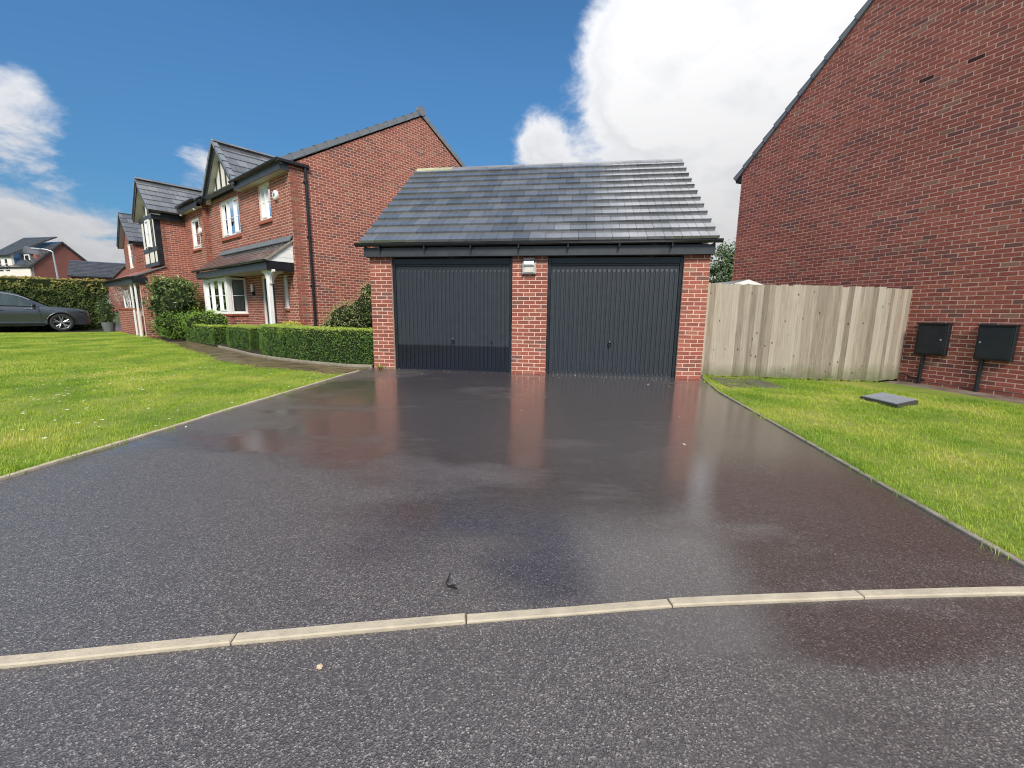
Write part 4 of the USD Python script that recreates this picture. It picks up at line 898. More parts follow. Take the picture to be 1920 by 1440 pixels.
    Fg = Frame(hp(-1.0, 0), B2, -A2); part('porch_wall', 'far_brick', t, Fg, (10.86, 17.0, 0, 2.8, -.15, 0)); part('porch_wall', 'far_brick', t, Fg, (8.81, 10.85, 0, 2.5, .071, .08))
    for a, b in ((12.2, 13.0), (14.6, 15.3), (15.7, 16.4)): window(t, Fg, a, b, .95, 2.12, 1, d=.035, bar=None, fw=.09)
    part('front_door', 'dark_door', t, Fg, (9.6, 10.4, .1, 2.1, .081, .10))
house_two()

def house_three():
    t = thing('brick_house', 'furthest red brick house of the row, its slim gable partly hidden behind the timbered one', 'house')
    zb = 0.0
    FY = Frame(hp(.05, 0), B2, -A2); FS = Frame(hp(0, 18.6), A2, -B2)
    cB, hw, eh, ah, vA = 20.1, 1.5, 4.87, 6.36, .25
    pb = Polygon([(18.6, zb), (21.6, zb), (21.6, 4.9), (cB, ah - .1), (18.6, 4.9)]); hw_ = [sbox(19.55, 3.5, 20.5, 4.85)]
    wb = wall_slab('bay_front_wall', t, FY, pb, hw_, .2); ps = sbox(.05, zb, 3.0, 4.9); ws = wall_slab('bay_side_wall', t, FS, ps, [], .2)
    lay_bricks([(wb, FY, brick_list(pb, hw_, 0, 0, seed=71), None), (ws, FS, brick_list(ps, [], 0, 0, seed=72), None)], 'h3', 0, seed=14, fine=False)
    window(t, FY, 19.55, 20.5, 3.5, 4.85, 1, d=-.06, fw=.07)
    sl = (ah - eh) / hw
    for s in (-1, 1):
        e = np.array([cB + s * (hw + .12), eh - .12 * sl]); a = np.array([cB, ah]); dv = (a - e) / np.linalg.norm(a - e); nn = np.array([-dv[1], dv[0]]); nn = nn if nn[1] > 0 else -nn
        q = lambda p, k, d: (p[0] + nn[0] * k, p[1] + nn[1] * k, d)
        hexa(MB_ := MB(), FY.pts([q(e, -.17, vA - .03), q(a, -.17, vA - .03), q(a, 0, vA - .03), q(e, 0, vA - .03), q(e, -.17, vA), q(a, -.17, vA), q(a, 0, vA), q(e, 0, vA)])); MB_.build('bargeboard', 'black_trim', t)
        hexa(MB_ := MB(), FY.pts([q(e, -.15, .012), q(a, -.15, .012), q(a, -.13, .012), q(e, -.13, .012), q(e, -.15, vA - .031), q(a, -.15, vA - .031), q(a, -.13, vA - .031), q(e, -.13, vA - .031)])); MB_.build('gable_soffit', 'soffit_cream', t)
        P0 = FY.p(e[0], e[1] + .03, vA + .03); up3 = FY.p(a[0], a[1] + .03, vA + .03) - P0; Ls = np.linalg.norm(up3); up3 /= Ls; back = v3(A2); N3 = np.cross(back, up3); N3 = N3 if N3[2] > 0 else -N3
        mb = MB(); slab_roof(mb, P0 + back * .02, back, up3, N3, 3.4, Ls, .05); rs = mb.build('gable_roof', 'roof_far', t)
        tile_field(rs, P0, back, up3, N3, 3.4, 6, Ls / 6, .30, 'tile', .03, seed=74 + s, single=False, overlap=.05)
    part('bay_fascia', 'black_trim', t, FS, (-.05, 2.4, 4.62, 4.84, .02, .12))
    O, U, S, N = slope_frame(hp(1.6, 16.9), 4.95, B2, A2, 30.4); mb = MB(); slab_roof(mb, O, U, S, N, 7.0, 4.4); O2, U2, S2, N2 = slope_frame(hp(9.2, 16.9), 4.95, B2, -A2, 30.4); slab_roof(mb, O2, U2, S2, N2, 7.0, 4.4); mb.build('roof', 'roof_far', t)
    part('front_wall', 'far_brick', t, Frame(hp(1.8, 0), B2, -A2), (17.0, 18.6, zb, 4.9, -.2, 0), (21.6, 23.8, zb, 4.9, -.2, 0))
    part('side_wall', 'far_brick', t, Frame(hp(0, 17.0), A2, -B2), (2.01, 9.0, zb, 4.9, -.2, 0)); part('rear_wall', 'far_brick', t, Frame(hp(9.0, 0), B2, A2), (17.0, 23.8, zb, 4.9, -.1, 0))
house_three()

# ================================================================== HOUSE ON THE RIGHT
RU = unit(-70.63); RN = np.array([RU[1], -RU[0]]) if (RU[1] * -1) > 5 else np.array([-abs(RU[1]), -abs(RU[0])])
FRt = Frame((7.7005, 8.1147), RU, RN)
def right_house():
    t = thing('brick_house', 'tall red brick gable wall on the right with two black meter boxes and no windows', 'house')
    zb = -.25; E0 = 5.06; sl = .85
    uL, uR = -4.41, 4.6; uc = (uL + uR) / 2
    poly = Polygon([(uL, zb), (uR, zb), (uR, E0), (uc, E0 + (uc - uL) * sl), (uL, E0)])
    vents = [(-.545, -.333, 5.497, 5.561), (.130, .343, 5.497, 5.561)]
    vents = [(-.5625 + .0055, -.3375 - .0055, .016 + 73 * .075 + .005, .016 + 74 * .075 - .005), (.1125 + .0055, .3375 - .0055, .016 + 73 * .075 + .005, .016 + 74 * .075 - .005)]
    holes = [sbox(a, c, b, d) for a, b, c, d in vents]
    w = wall_slab('gable_wall', t, FRt, poly, holes, .3)
    lay_bricks([(w, FRt, brick_list(poly, holes, .016, .1125, seed=81), lambda x, y, r: (y > 528 and x < 1690))], 'rh', 300, material='brick_right', seed=15)
    for a, b, c, d in vents:
        vb = part('air_brick', 'air_vent', t, FRt, (a, b, c, d, -.06, -.012))
        part('vent_bars', 'air_vent', vb, FRt, *[(a + .004 + k * .0205, a + .012 + k * .0205, c, d, -.0115, .004) for k in range(10)], (a, b, (c + d) / 2 - .004, (c + d) / 2 + .004, -.011, .002))
    part('damp_course', 'black_trim', t, FRt, (uL, uR, .0135, .0175, -.002, .007))
    verge_caps(t, FRt, (uL - .22, E0 - .12), (uc, E0 + (uc - uL) * sl + .09), 17, .004, .05, .05, .075, seed=17)
    verge_caps(t, FRt, (uR + .22, E0 - .12), (uc, E0 + (uR - uc) * sl + .09), 17, .004, .05, .05, .075, seed=18)
    part('eaves_box', 'black_trim', t, FRt, (uL - .2, uL - .002, E0 - .22, E0 - .06, -.4, .0), bev=.004)
    # other walls and roof of the block behind the gable
    part('front_wall', 'far_brick', t, Frame(FRt.p(uR, 0, 0)[:2], -RN, RU), (.31, 9.0, zb, E0, -.2, 0)); part('rear_wall', 'far_brick', t, Frame(FRt.p(uL, 0, 0)[:2], -RN, -RU), (.31, 9.0, zb, E0, -.2, 0))
    part('far_wall', 'far_brick', t, Frame(FRt.p(0, 0, -9.0)[:2], RU, -RN), (uL, uR, zb, E0, -.2, 0))
    pit = math.degrees(math.atan(sl)); L = (uc - uL + .22) / math.cos(math.radians(pit)); mb = MB()
    for s, u in ((1, uL - .22), (-1, uR + .22)):
        O = FRt.p(u, E0 - .12, .0); U = v3(-RN); S = v3(RU) * s * math.cos(math.radians(pit)) + Z3 * math.sin(math.radians(pit)); N = -v3(RU) * s * math.sin(math.radians(pit)) + Z3 * math.cos(math.radians(pit)); slab_roof(mb, O, U, S, N, 9.0, L, .08)
    mb.build('roof', 'roof_far', t)
    # meter boxes with their ducts
    for k, (a, b, c, d, pu) in enumerate(((.095, .555, .525, 1.105, .225), (.935, 1.39, .515, 1.10, 1.03))):
        box_ = part('meter_box', 'black_plastic', t, FRt, (a, b, c, d, .005, .10), bev=.012)
        part('meter_door', 'black_plastic', box_, FRt, (a + .025, b - .025, c + .03, d - .035, .10, .112), bev=.006)
        part('box_hood', 'black_plastic', box_, FRt, (a - .01, b + .01, d - .012, d + .012, .006, .125), bev=.006)
        mb = MB(); u = b - .08 if k == 0 else a + .06; tube(mb, FRt.pts([(u, (c + d) / 2, .11), (u, (c + d) / 2, .118)]), .014, 10); mb.build('latch', 'galv', box_)
        mb = MB(); tube(mb, FRt.pts([(pu, -.25, .045), (pu, c, .045)]), .03, 12); mb.build('duct', 'black_plastic', box_, smooth=True)
    # thin cable clipped low on the wall
    mb = MB(); tube(mb, FRt.pts([(-.42, .07, .012), (-.25, .12, .012), (-.05, .115, .012), (.1, .07, .012), (.3, .045, .012)]), .008, 6); mb.build('cable', 'black_plastic', t)
right_house()

# ================================================================== FENCE, SHED
def fence():
    t = thing('board_fence', 'weathered grey close-boarded timber fence between the garage and the right-hand house', 'fence')
    r = np.random.default_rng(91)
    pts = [((3.56, 8.06), 1.80), ((6.93, 7.90), 1.745)]
    def run(p0, h0, p1, h1, wd, nm='fence_board', flip=1):
        p0, p1 = np.array(p0), np.array(p1); L = np.linalg.norm(p1 - p0); U = (p1 - p0) / L; N = np.array([U[1], -U[0]]); F = Frame(p0, U, N); n = round(L / wd)
        for i in range(n):
            a = i * L / n; b = (i + 1) * L / n + .014; g = float(gz(*(p0 + U * a))) + .012 + r.uniform(0, .02); top = h0 + (h1 - h0) * i / n + r.uniform(-.012, .010); t0, t1 = .006, .030
            j = lambda k=.002: r.uniform(-k, k); lean = r.uniform(-.004, .004)
            k0 = .0 + (i % 2) * .004
            P = [(a, g, k0), (b, g, k0), (b + lean, top + j(.004), k0), (a + lean, top + j(.004), k0), (a, g, k0 + t0 + j()), (b, g, k0 + t1 + j()), (b + lean, top + j(.004), k0 + t1 + j()), (a + lean, top + j(.004), k0 + t0 + j())]
            mb = MB(); hexa(mb, F.pts(P), (r.uniform(0, 1), r.random(), .5)); mb.build(nm, 'fence_wood', t)
        for h in (.35, 1.0, 1.55): part('rail', 'fence_wood', t, F, (.02, L - .02, h, h + .08, -.06, -.002))
        return F, L
    F, L = run(*pts[0], *pts[1], .108)
    F2, L2 = run(*pts[1], (7.60, 8.24), 1.73, .118)
    for F_, u in ((F, 1.6), (F, .06), (F2, .0)): part('fence_post', 'fence_wood', t, F_, (u, u + .09, -.2, 1.66, -.16, -.062))
    part('end_post', 'fence_wood', t, F2, (L2 + .002, L2 + .055, .0, 1.74, -.03, .03), bev=.004)
    # moss and tufts where the boards meet the grass
fence()
def shed():
    t = thing('garden_shed', 'small shed with white bargeboards showing over the fence beside the garage', 'shed')
    U = unit(12); F = Frame((5.62, 10.35), U, np.array([U[1], -U[0]])); hw, ap, ev = 1.0, 2.04, 1.80
    extrude_uh(MB_ := MB(), F, Polygon([(-hw + .08, -.05), (hw - .08, -.05), (hw - .08, ev - .03), (0, ap - .06), (-hw + .08, ev - .03)]), -1.8, 0).build('shed_body', 'shed_green', t)
    for s in (-1, 1):
        hexa(MB_ := MB(), F.pts([(0, ap - .075, .03), (s * hw, ev - .085, .03), (s * hw, ev, .03), (0, ap + .02, .03), (0, ap - .075, .055), (s * hw, ev - .085, .055), (s * hw, ev, .055), (0, ap + .02, .055)])); MB_.build('bargeboard', 'white_paint', t)
        hexa(MB_ := MB(), F.pts([(0, ap, -1.85), (s * hw, ev - .02, -1.85), (s * hw, ev, -1.85), (0, ap + .02, -1.85), (0, ap, .029), (s * hw, ev - .02, .029), (s * hw, ev, .029), (0, ap + .02, .029)])); MB_.build('shed_roof', 'metal_grey', t)
shed()

# ================================================================== GROUND
def struct(name, mb, material, parent=None, kind='structure', label=None):
    p = mb.build(name, material, parent)
    if p: tag(p, label, None, None, kind)
    return p
# edging strip along the road: world line through its joints
def strip_y(x): return np.interp(x, [-30, -1.87, -1.06, -.15, .76, 1.65, 2.44, 30], [-1.6, 1.34, 1.465, 1.59, 1.70, 1.765, 1.805, 2.1])
DL = [(-4.35, -1.0), (-3.98, 1.15), (-3.76, 2.92), (-3.49, 4.95), (-3.10, 7.77), (-2.95, 8.72)]      # lawn edge of the drive, left
DRt = [(3.62, 7.95), (3.25, 6.52), (3.02, 4.69), (2.83, 3.30), (2.66, 1.98), (2.62, 1.72)]           # right
PN = [(-3.10, 7.74), (-4.19, 8.16), (-5.39, 8.56), (-6.51, 9.39), (-8.51, 11.18), (-11.85, 14.16), (-13.6, 15.6)]   # path, lawn side
PF = [(-2.95, 8.74), (-3.63, 8.86), (-4.71, 9.36), (-5.72, 9.94), (-6.65, 10.62), (-8.78, 12.5), (-11.13, 14.4), (-13.2, 16.2)]
def ground():
    mb = MB()
    xs = np.r_[-900, -400, -200, -120, np.arange(-80, 41, 2.0), 80, 200, 500, 900]; ys = np.r_[-300, -100, -40, np.arange(-20, 151, 2.0), 300, 600, 1200]
    X, Y = np.meshgrid(xs, ys, indexing='ij'); Zg = gz(X, Y) - .03
    v = np.c_[X.ravel(), Y.ravel(), Zg.ravel()]; n = len(ys)
    i, j = np.meshgrid(np.arange(len(xs) - 1), np.arange(n - 1), indexing='ij'); q = np.stack([i * n + j, (i + 1) * n + j, (i + 1) * n + j + 1, i * n + j + 1], -1).reshape(-1, 4)
    mb.add(v, q); struct('ground', mb, 'ground_earth')
    # tarmac drive and the road in front of it
    strip = [(x, float(strip_y(x))) for x in (-14, -1.87, -1.06, -.15, .76, 1.65, 2.44, 12)]
    drive = Polygon(DL[1:] + [(-2.849, 8.62), (-2.849 + 6.412 * gU[0], 8.61 + 6.412 * gU[1])] + DRt + [(2.62, 1.84), (1.65, 1.79), (.76, 1.725), (-.15, 1.615), (-1.06, 1.49), (-1.87, 1.365), (-3.96, 1.06)]).buffer(0)
    # the drive runs in under the doors
    drive = drive.union(Polygon([tuple(FG.p(a, 0, b)[:2]) for a, b in ((.0, .05), (GW, .05), (GW, -.2), (.0, -.2))]).buffer(.01))
    struct('driveway', sheet(MB(), drive, 0.0, .5), 'tarmac')
    road = Polygon([(x, y - .028) for x, y in strip] + [(14, -14), (-16, -14), (-16, -1.0)]).buffer(0)
    struct('road', sheet(MB(), road, 0.0, 1.0), 'tarmac_road')
    # concrete edging stones flush with the tarmac
    k = UsdGeom.Xform.Define(stage, '/World/edging').GetPrim(); tag(k, kind='structure')
    r = np.random.default_rng(3)
    def stones(pts, length, wd, mat_, top, jit=.003, parent=k, shrink=.006, curve=None):
        ln = LineString(pts); n = max(1, round(ln.length / length))
        for i in range(n):
            a, b = i * ln.length / n + shrink / 2, (i + 1) * ln.length / n - shrink / 2
            m = 4; cs = [np.array(ln.interpolate(a + (b - a) * q / m).coords[0]) for q in range(m + 1)]; mb = MB(); tp = top + r.uniform(-jit, jit); L_, R_ = [], []
            for q, c in enumerate(cs):
                d = cs[min(q + 1, m)] - cs[max(q - 1, 0)]; d /= np.linalg.norm(d); nn = np.array([-d[1], d[0]]); sh = r.uniform(-.002, .002) * (0 < q < m)
                L_.append(c + nn * (wd / 2 + sh)); R_.append(c - nn * (wd / 2 - sh))
            ring = []
            for z, ins in ((-.08, 0), (tp - .005, 0), (tp, .005)):
                for s_, arr in ((1, L_), (-1, R_)):
                    for q in range(m + 1):
                        d = cs[min(q + 1, m)] - cs[max(q - 1, 0)]; d /= np.linalg.norm(d); nn = np.array([-d[1], d[0]]); e = ins * (1 if q == 0 else -1 if q == m else 0)
                        p_ = arr[q] - nn * s_ * ins + d * e; ring.append((p_[0], p_[1], float(gz(*arr[q])) + z))
            w = m + 1; idx = lambda lev, side, q: lev * 2 * w + side * w + q
            f = []
            for q in range(m):
                for lev in range(2): f += [[idx(lev, 0, q + 1), idx(lev, 0, q), idx(lev + 1, 0, q), idx(lev + 1, 0, q + 1)], [idx(lev, 1, q), idx(lev, 1, q + 1), idx(lev + 1, 1, q + 1), idx(lev + 1, 1, q)]]
                f.append([idx(2, 0, q), idx(2, 1, q), idx(2, 1, q + 1), idx(2, 0, q + 1)])
            for lev in range(2): f += [[idx(lev, 0, 0), idx(lev, 1, 0), idx(lev + 1, 1, 0), idx(lev + 1, 0, 0)], [idx(lev, 1, m), idx(lev, 0, m), idx(lev + 1, 0, m), idx(lev + 1, 1, m)]]
            mb.add(np.array(ring), f, (r.random(), .5, .5)); mb.build('edging_stone', mat_, parent)
    jx = [-3.8, -2.89, -1.975, -1.06, -.15, .76, 1.65, 2.55, 3.45]
    stones([(x, float(strip_y(x))) for x in np.arange(-3.8, 3.46, .05)], .917, .048, 'concrete_edging', .012)
    stones([(a[0] - .022, a[1]) for a in DL[1:5]] + [(-3.03, 8.2)], .915, .046, 'concrete_edging', .022)
    stones([(a[0] + .022, a[1]) for a in DRt[:-1]], .915, .042, 'old_edging', .016)
    stones([(a[0], a[1] + .03) for a in PF[:6]], .6, .05, 'old_edging', .05)
    # block path along the hedge, wet and mossy
    pth = Polygon(PN + PF[::-1]).buffer(0)
    p = struct('path', sheet(MB(), pth, -.012, .5), 'soil')
    mb = MB(); pp = prep(pth.buffer(-.01)); n = 0
    dirs = unit(38.0); nd = np.array([-dirs[1], dirs[0]]); 
    for i in range(-80, 80):
        for j in range(-60, 60):
            a = np.array([-6.5, 9.9]) + dirs * (i * .205 + (j % 2) * .1025) + nd * (j * .104)
            c = [a + dirs * x + nd * y for x, y in ((.004, .003), (.201, .003), (.201, .101), (.004, .101))]
            pg = Polygon(c)
            if not pp.intersects(pg): continue
            g = pg.intersection(pth)
            if g.geom_type != 'Polygon' or g.area < .002: continue
            z = r.uniform(-.004, .004); co = np.array(g.exterior.coords)[:-1]
            if len(co) == 4:
                zz = gz(co[:, 0], co[:, 1]); mb.add(np.vstack([np.c_[co, zz - .03], np.c_[co, zz + z]]), [[4, 5, 6, 7]] + [[q, (q + 1) % 4, 4 + (q + 1) % 4, 4 + q] for q in range(4)], (r.random(), .5, .5))
            else:
                v, f = tc.triangulate_polygon(g, engine='earcut'); v = np.array(v); mb.add(np.c_[v[:, :2], gz(v[:, 0], v[:, 1]) + z], f, (r.random(), .5, .5))
    mb.build('paver', 'paver', p, kind='stuff')
    # slabs let into the grass by the fence, concrete margin along the right-hand house
    sl = UsdGeom.Xform.Define(stage, '/World/paving').GetPrim(); tag(sl, kind='structure')
    for i in range(2):
        for q in range(2):
            O_ = np.array([3.66 - i * .06, 7.40 - i * .49]); u = unit(1.5); w_ = np.array([-u[1], u[0]])
            c = [O_ + u * (.03 + q * .50 + x) + w_ * y for x, y in ((0, 0), (.475, 0), (.475, .43), (0, .43))]; c = np.array(c) + r.uniform(-.012, .012, (4, 2)); tl = r.uniform(.002, .012)
            mb = MB(); z = gz(c[:, 0], c[:, 1]); V = np.vstack([np.c_[c, z - .06], np.c_[c, z + tl + .012], np.c_[c * .985 + c.mean(0) * .015, z + tl + .018]])
            mb.add(V, [[8, 9, 10, 11]] + [[a, (a + 1) % 4, 4 + (a + 1) % 4, 4 + a] for a in range(4)] + [[4 + a, 4 + (a + 1) % 4, 8 + (a + 1) % 4, 8 + a] for a in range(4)]); mb.build('paving_slab', 'slab_stone', sl)
    cm = Polygon([(7.05, 7.94), (7.42, 7.10), (7.62, 6.35), (8.3, 4.4), (9.2, 2.0), (9.8, 2.15), (8.35, 6.40), (7.72, 8.02), (7.4, 8.1)])
    struct('margin', sheet(MB(), cm, .004, .5), 'wet_concrete')
    # tarmac apron in front of the far houses where the car stands
    ap = Polygon([(-21.5, 16.4), (-16.3, 18.72), (-14.6, 17.2), (-13.6, 17.6), (-16.0, 24.0), (-22.4, 23.4), (-30, 20), (-30, 14), (-26, 14.2)])
    struct('forecourt', sheet(MB(), ap, .002, .5), 'tarmac_road')
    # planting bed under the hedges
    bed = Polygon(PF[1:] + [(-13.6, 16.8), tuple(hp(-.02, 6.4)), tuple(hp(-.02, 0)), tuple(hp(3.2, -.02)), (-2.7, 11.2), (-2.75, 8.95)]).buffer(0)
    struct('planting_bed', sheet(MB(), bed, .01, .5), 'soil')
    return drive, pth, ap
drive_poly, path_poly, apron_poly = ground()

LAWN_L = Polygon([(a[0] - .045, a[1]) for a in DL[1:5]] + [(-3.12, 7.72)] + [(x - .01, y - .015) for x, y in PN[1:]] + [(-14.4, 17.0), (-16.3, 18.70), (-21.5, 16.4), (-28, 13.5), (-28, -1.0)]).buffer(0)
LAWN_L = LAWN_L.difference(Polygon([(-30, -9), (-30, -1.4), (-3.9, 1.14), (12, 2), (12, -9)]))
LAWN_R = Polygon([(3.68, 8.02), (6.93, 7.85), (7.05, 7.92), (7.42, 7.08), (7.62, 6.33), (8.3, 4.4), (9.2, 2.0), (8.6, 1.75)] + [(a[0] + .045, a[1]) for a in DRt[::-1]]).buffer(0)
def blades(n, spread, h0, h1, w, seed):
    r = np.random.default_rng(seed); mb = MB()
    for _ in range(n):
        a = r.uniform(0, 2 * math.pi); d = spread * math.sqrt(r.random()); p = np.array([d * math.cos(a), d * math.sin(a), -.004]); h = r.uniform(h0, h1); az = r.uniform(0, 2 * math.pi); ln = np.array([math.cos(az), math.sin(az), 0]); sd_ = np.array([-ln[1], ln[0], 0]) * w * r.uniform(.6, 1.2); lean = r.uniform(.1, .75) * h
        m = p + ln * lean * .35 + [0, 0, h * .62]; t = p + ln * lean + [0, 0, h]
        mb.add([p - sd_, p + sd_, m + sd_ * .8, m - sd_ * .8, t], [[0, 1, 2], [0, 2, 3], [3, 2, 4]], (r.uniform(.1, .9), r.random(), .5))
    return mb
def scatter(name, protos, positions, yaw, scale, kind='stuff', label=None, cat=None, tilt=None):
    pi = UsdGeom.PointInstancer.Define(stage, numbered('/World', name)); rel = pi.CreatePrototypesRel()
    sc = UsdGeom.Scope.Define(stage, str(pi.GetPath()) + '/kinds')
    for k, (mb, m) in enumerate(protos):
        p = mb.build(f'blade_tuft', m, sc.GetPrim()); rel.AddTarget(p.GetPath())
    n = len(positions); r = np.random.default_rng(len(positions))
    pi.CreatePositionsAttr(Vt.Vec3fArray.FromNumpy(np.asarray(positions, np.float32))); pi.CreateProtoIndicesAttr(Vt.IntArray.FromNumpy(r.integers(0, len(protos), n).astype(np.int32)))
    q = np.zeros((n, 4)); q[:, 0] = np.cos(yaw / 2); q[:, 3] = np.sin(yaw / 2)
    pi.CreateOrientationsAttr(Vt.QuathArray([Gf.Quath(float(a[0]), float(a[1]), float(a[2]), float(a[3])) for a in q])); pi.CreateScalesAttr(Vt.Vec3fArray.FromNumpy(np.repeat(np.asarray(scale, np.float32)[:, None], 3, 1)))
    tag(pi.GetPrim(), label, cat, None, kind); return pi.GetPrim()
def random_in(poly, n, seed):
    r = np.random.default_rng(seed); x0, y0, x1, y1 = poly.bounds; out = np.zeros((0, 2))
    while len(out) < n:
        p = np.c_[r.uniform(x0, x1, n * 2), r.uniform(y0, y1, n * 2)]; out = np.vstack([out, p[shapely.contains_xy(poly, p[:, 0], p[:, 1])]])
    return out[:n]
def in_view(P, m=60):
    x, y, z = project(np.c_[P, gz(P[:, 0], P[:, 1])]); return (z > .3) & (x > -m - 100) & (x < 1920 + m + 100) & (y < 1440 + m + 200)
def lawns():
    struct('lawn', sheet(MB(), LAWN_L, .006, 1.0), 'lawn_soil'); struct('lawn', sheet(MB(), LAWN_R, .006, .5), 'lawn_soil')
    near = [(blades(48, .10, .016, .042, .0019, 100 + k), 'grass_blade') for k in range(5)]; far = [(blades(60, .20, .018, .044, .0036, 200 + k), 'grass_blade') for k in range(4)]
    r = np.random.default_rng(5)
    for poly, s, nm, lab in ((LAWN_L, 11, 'grass', 'short mown grass of the wide front lawn on the left'), (LAWN_R, 12, 'grass', 'short mown grass between the drive and the right-hand house')):
        dist = Point(0, 0).buffer(9.5); a = poly.intersection(dist); b = poly.difference(dist)
        P = random_in(a, int(a.area * 95), s); P = P[in_view(P)]; z = gz(P[:, 0], P[:, 1]) + .006
        # mowing is never even: patches of taller and shorter growth
        sc = .72 + .7 * meshkit.fbm(np.c_[P * 1.3, np.zeros(len(P))], 3, 4)
        g = scatter(nm, near, np.c_[P, z], r.uniform(0, 2 * math.pi, len(P)), sc, label=lab, cat='grass')
        if s == 11:
            P = random_in(b, int(b.area * 44), s + 5); P = P[in_view(P)]; z = gz(P[:, 0], P[:, 1]) + .006; sc = .75 + .6 * meshkit.fbm(np.c_[P * 1.1, np.zeros(len(P))], 3, 4)
            scatter(nm, far, np.c_[P, z], r.uniform(0, 2 * math.pi, len(P)), sc, label='short mown grass of the lawn further back towards the parked car', cat='grass')
    # longer fringe of grass along edges nobody trims
    E = []
    for pts, off in ((DL[1:5], -.06), (DRt, .055), ([(3.7, 7.98), (6.9, 7.83)], 0)):
        ln = LineString(pts)
        for d in np.arange(0, ln.length, .045):
            c = ln.interpolate(d); E.append((c.x + off + r.normal(0, .015), c.y + r.normal(0, .02)))
    E = np.array(E); z = gz(E[:, 0], E[:, 1]) + .004
    fr = [(blades(16, .035, .03, .075, .0021, 300 + k), 'grass_blade') for k in range(3)]
    scatter('grass', fr, np.c_[E, z], r.uniform(0, 6.28, len(E)), r.uniform(.6, 1.15, len(E)), label='longer untrimmed grass along the edging stones and fence foot', cat='grass')
    # daisies and fallen petals on the left lawn
    d = MB()
    for k in range(7):
        a = k * 2 * math.pi / 7; d.add([[0, 0, .036], [.011 * math.cos(a - .3), .011 * math.sin(a - .3), .04], [.014 * math.cos(a), .014 * math.sin(a), .041], [.011 * math.cos(a + .3), .011 * math.sin(a + .3), .04]], [[0, 1, 2, 3]])
    P = random_in(LAWN_L.intersection(Point(-1, 2).buffer(20)), 1500, 31); w = meshkit.fbm(np.c_[P * .45, np.zeros(len(P))], 3, 8); P = P[(w + r.normal(0, .05, len(P)) > .50) & in_view(P)]
    z = gz(P[:, 0], P[:, 1]) + .012
    scatter('daisies', [(d, 'petal')], np.c_[P, z], r.uniform(0, 6.28, len(P)), r.uniform(.7, 1.5, len(P)), label='small white daisies sprinkled over the left lawn', cat='flowers')
lawns()

# ================================================================== PLANTS
def leaves(mb, P, N, size, r, spread=.7, tint=None, aspect=.5, droop=0.0, fold=True):
    """one folded leaf (two quads' worth of triangles) at every point, facing roughly along N"""
    n = len(P); N = N + r.normal(0, spread, (n, 3)); N /= np.linalg.norm(N, axis=1, keepdims=True) + 1e-9
    a = np.cross(N, r.normal(0, 1, (n, 3))); a /= np.linalg.norm(a, axis=1, keepdims=True) + 1e-9; a[:, 2] -= droop; b = np.cross(N, a); b /= np.linalg.norm(b, axis=1, keepdims=True) + 1e-9
    s = (size * r.uniform(.65, 1.3, n))[:, None]; w = s * aspect * .5
    base, tip, l, rt = P - a * s * .5, P + a * s * .5 - N * s * .08, P - b * w + N * s * .07, P + b * w + N * s * .07
    V = np.stack([base, rt, tip, l], 1).reshape(-1, 3); k = np.arange(n)[:, None] * 4
    F = np.vstack([k + [0, 1, 2], k + [0, 2, 3]])
    t = r.uniform(0, 1, n) if tint is None else tint
    T_ = np.repeat(np.c_[t, r.random(n), r.random(n)], 4, 0)
    return mb.add(V, F, T_)
def blob_points(c, rad, n, r, shell=.35, squash=None):
    d = r.normal(0, 1, (n, 3)); d /= np.linalg.norm(d, axis=1, keepdims=True); k = 1 - shell * r.random(n) ** 2
    return np.asarray(c) + d * np.asarray(rad) * k[:, None], d

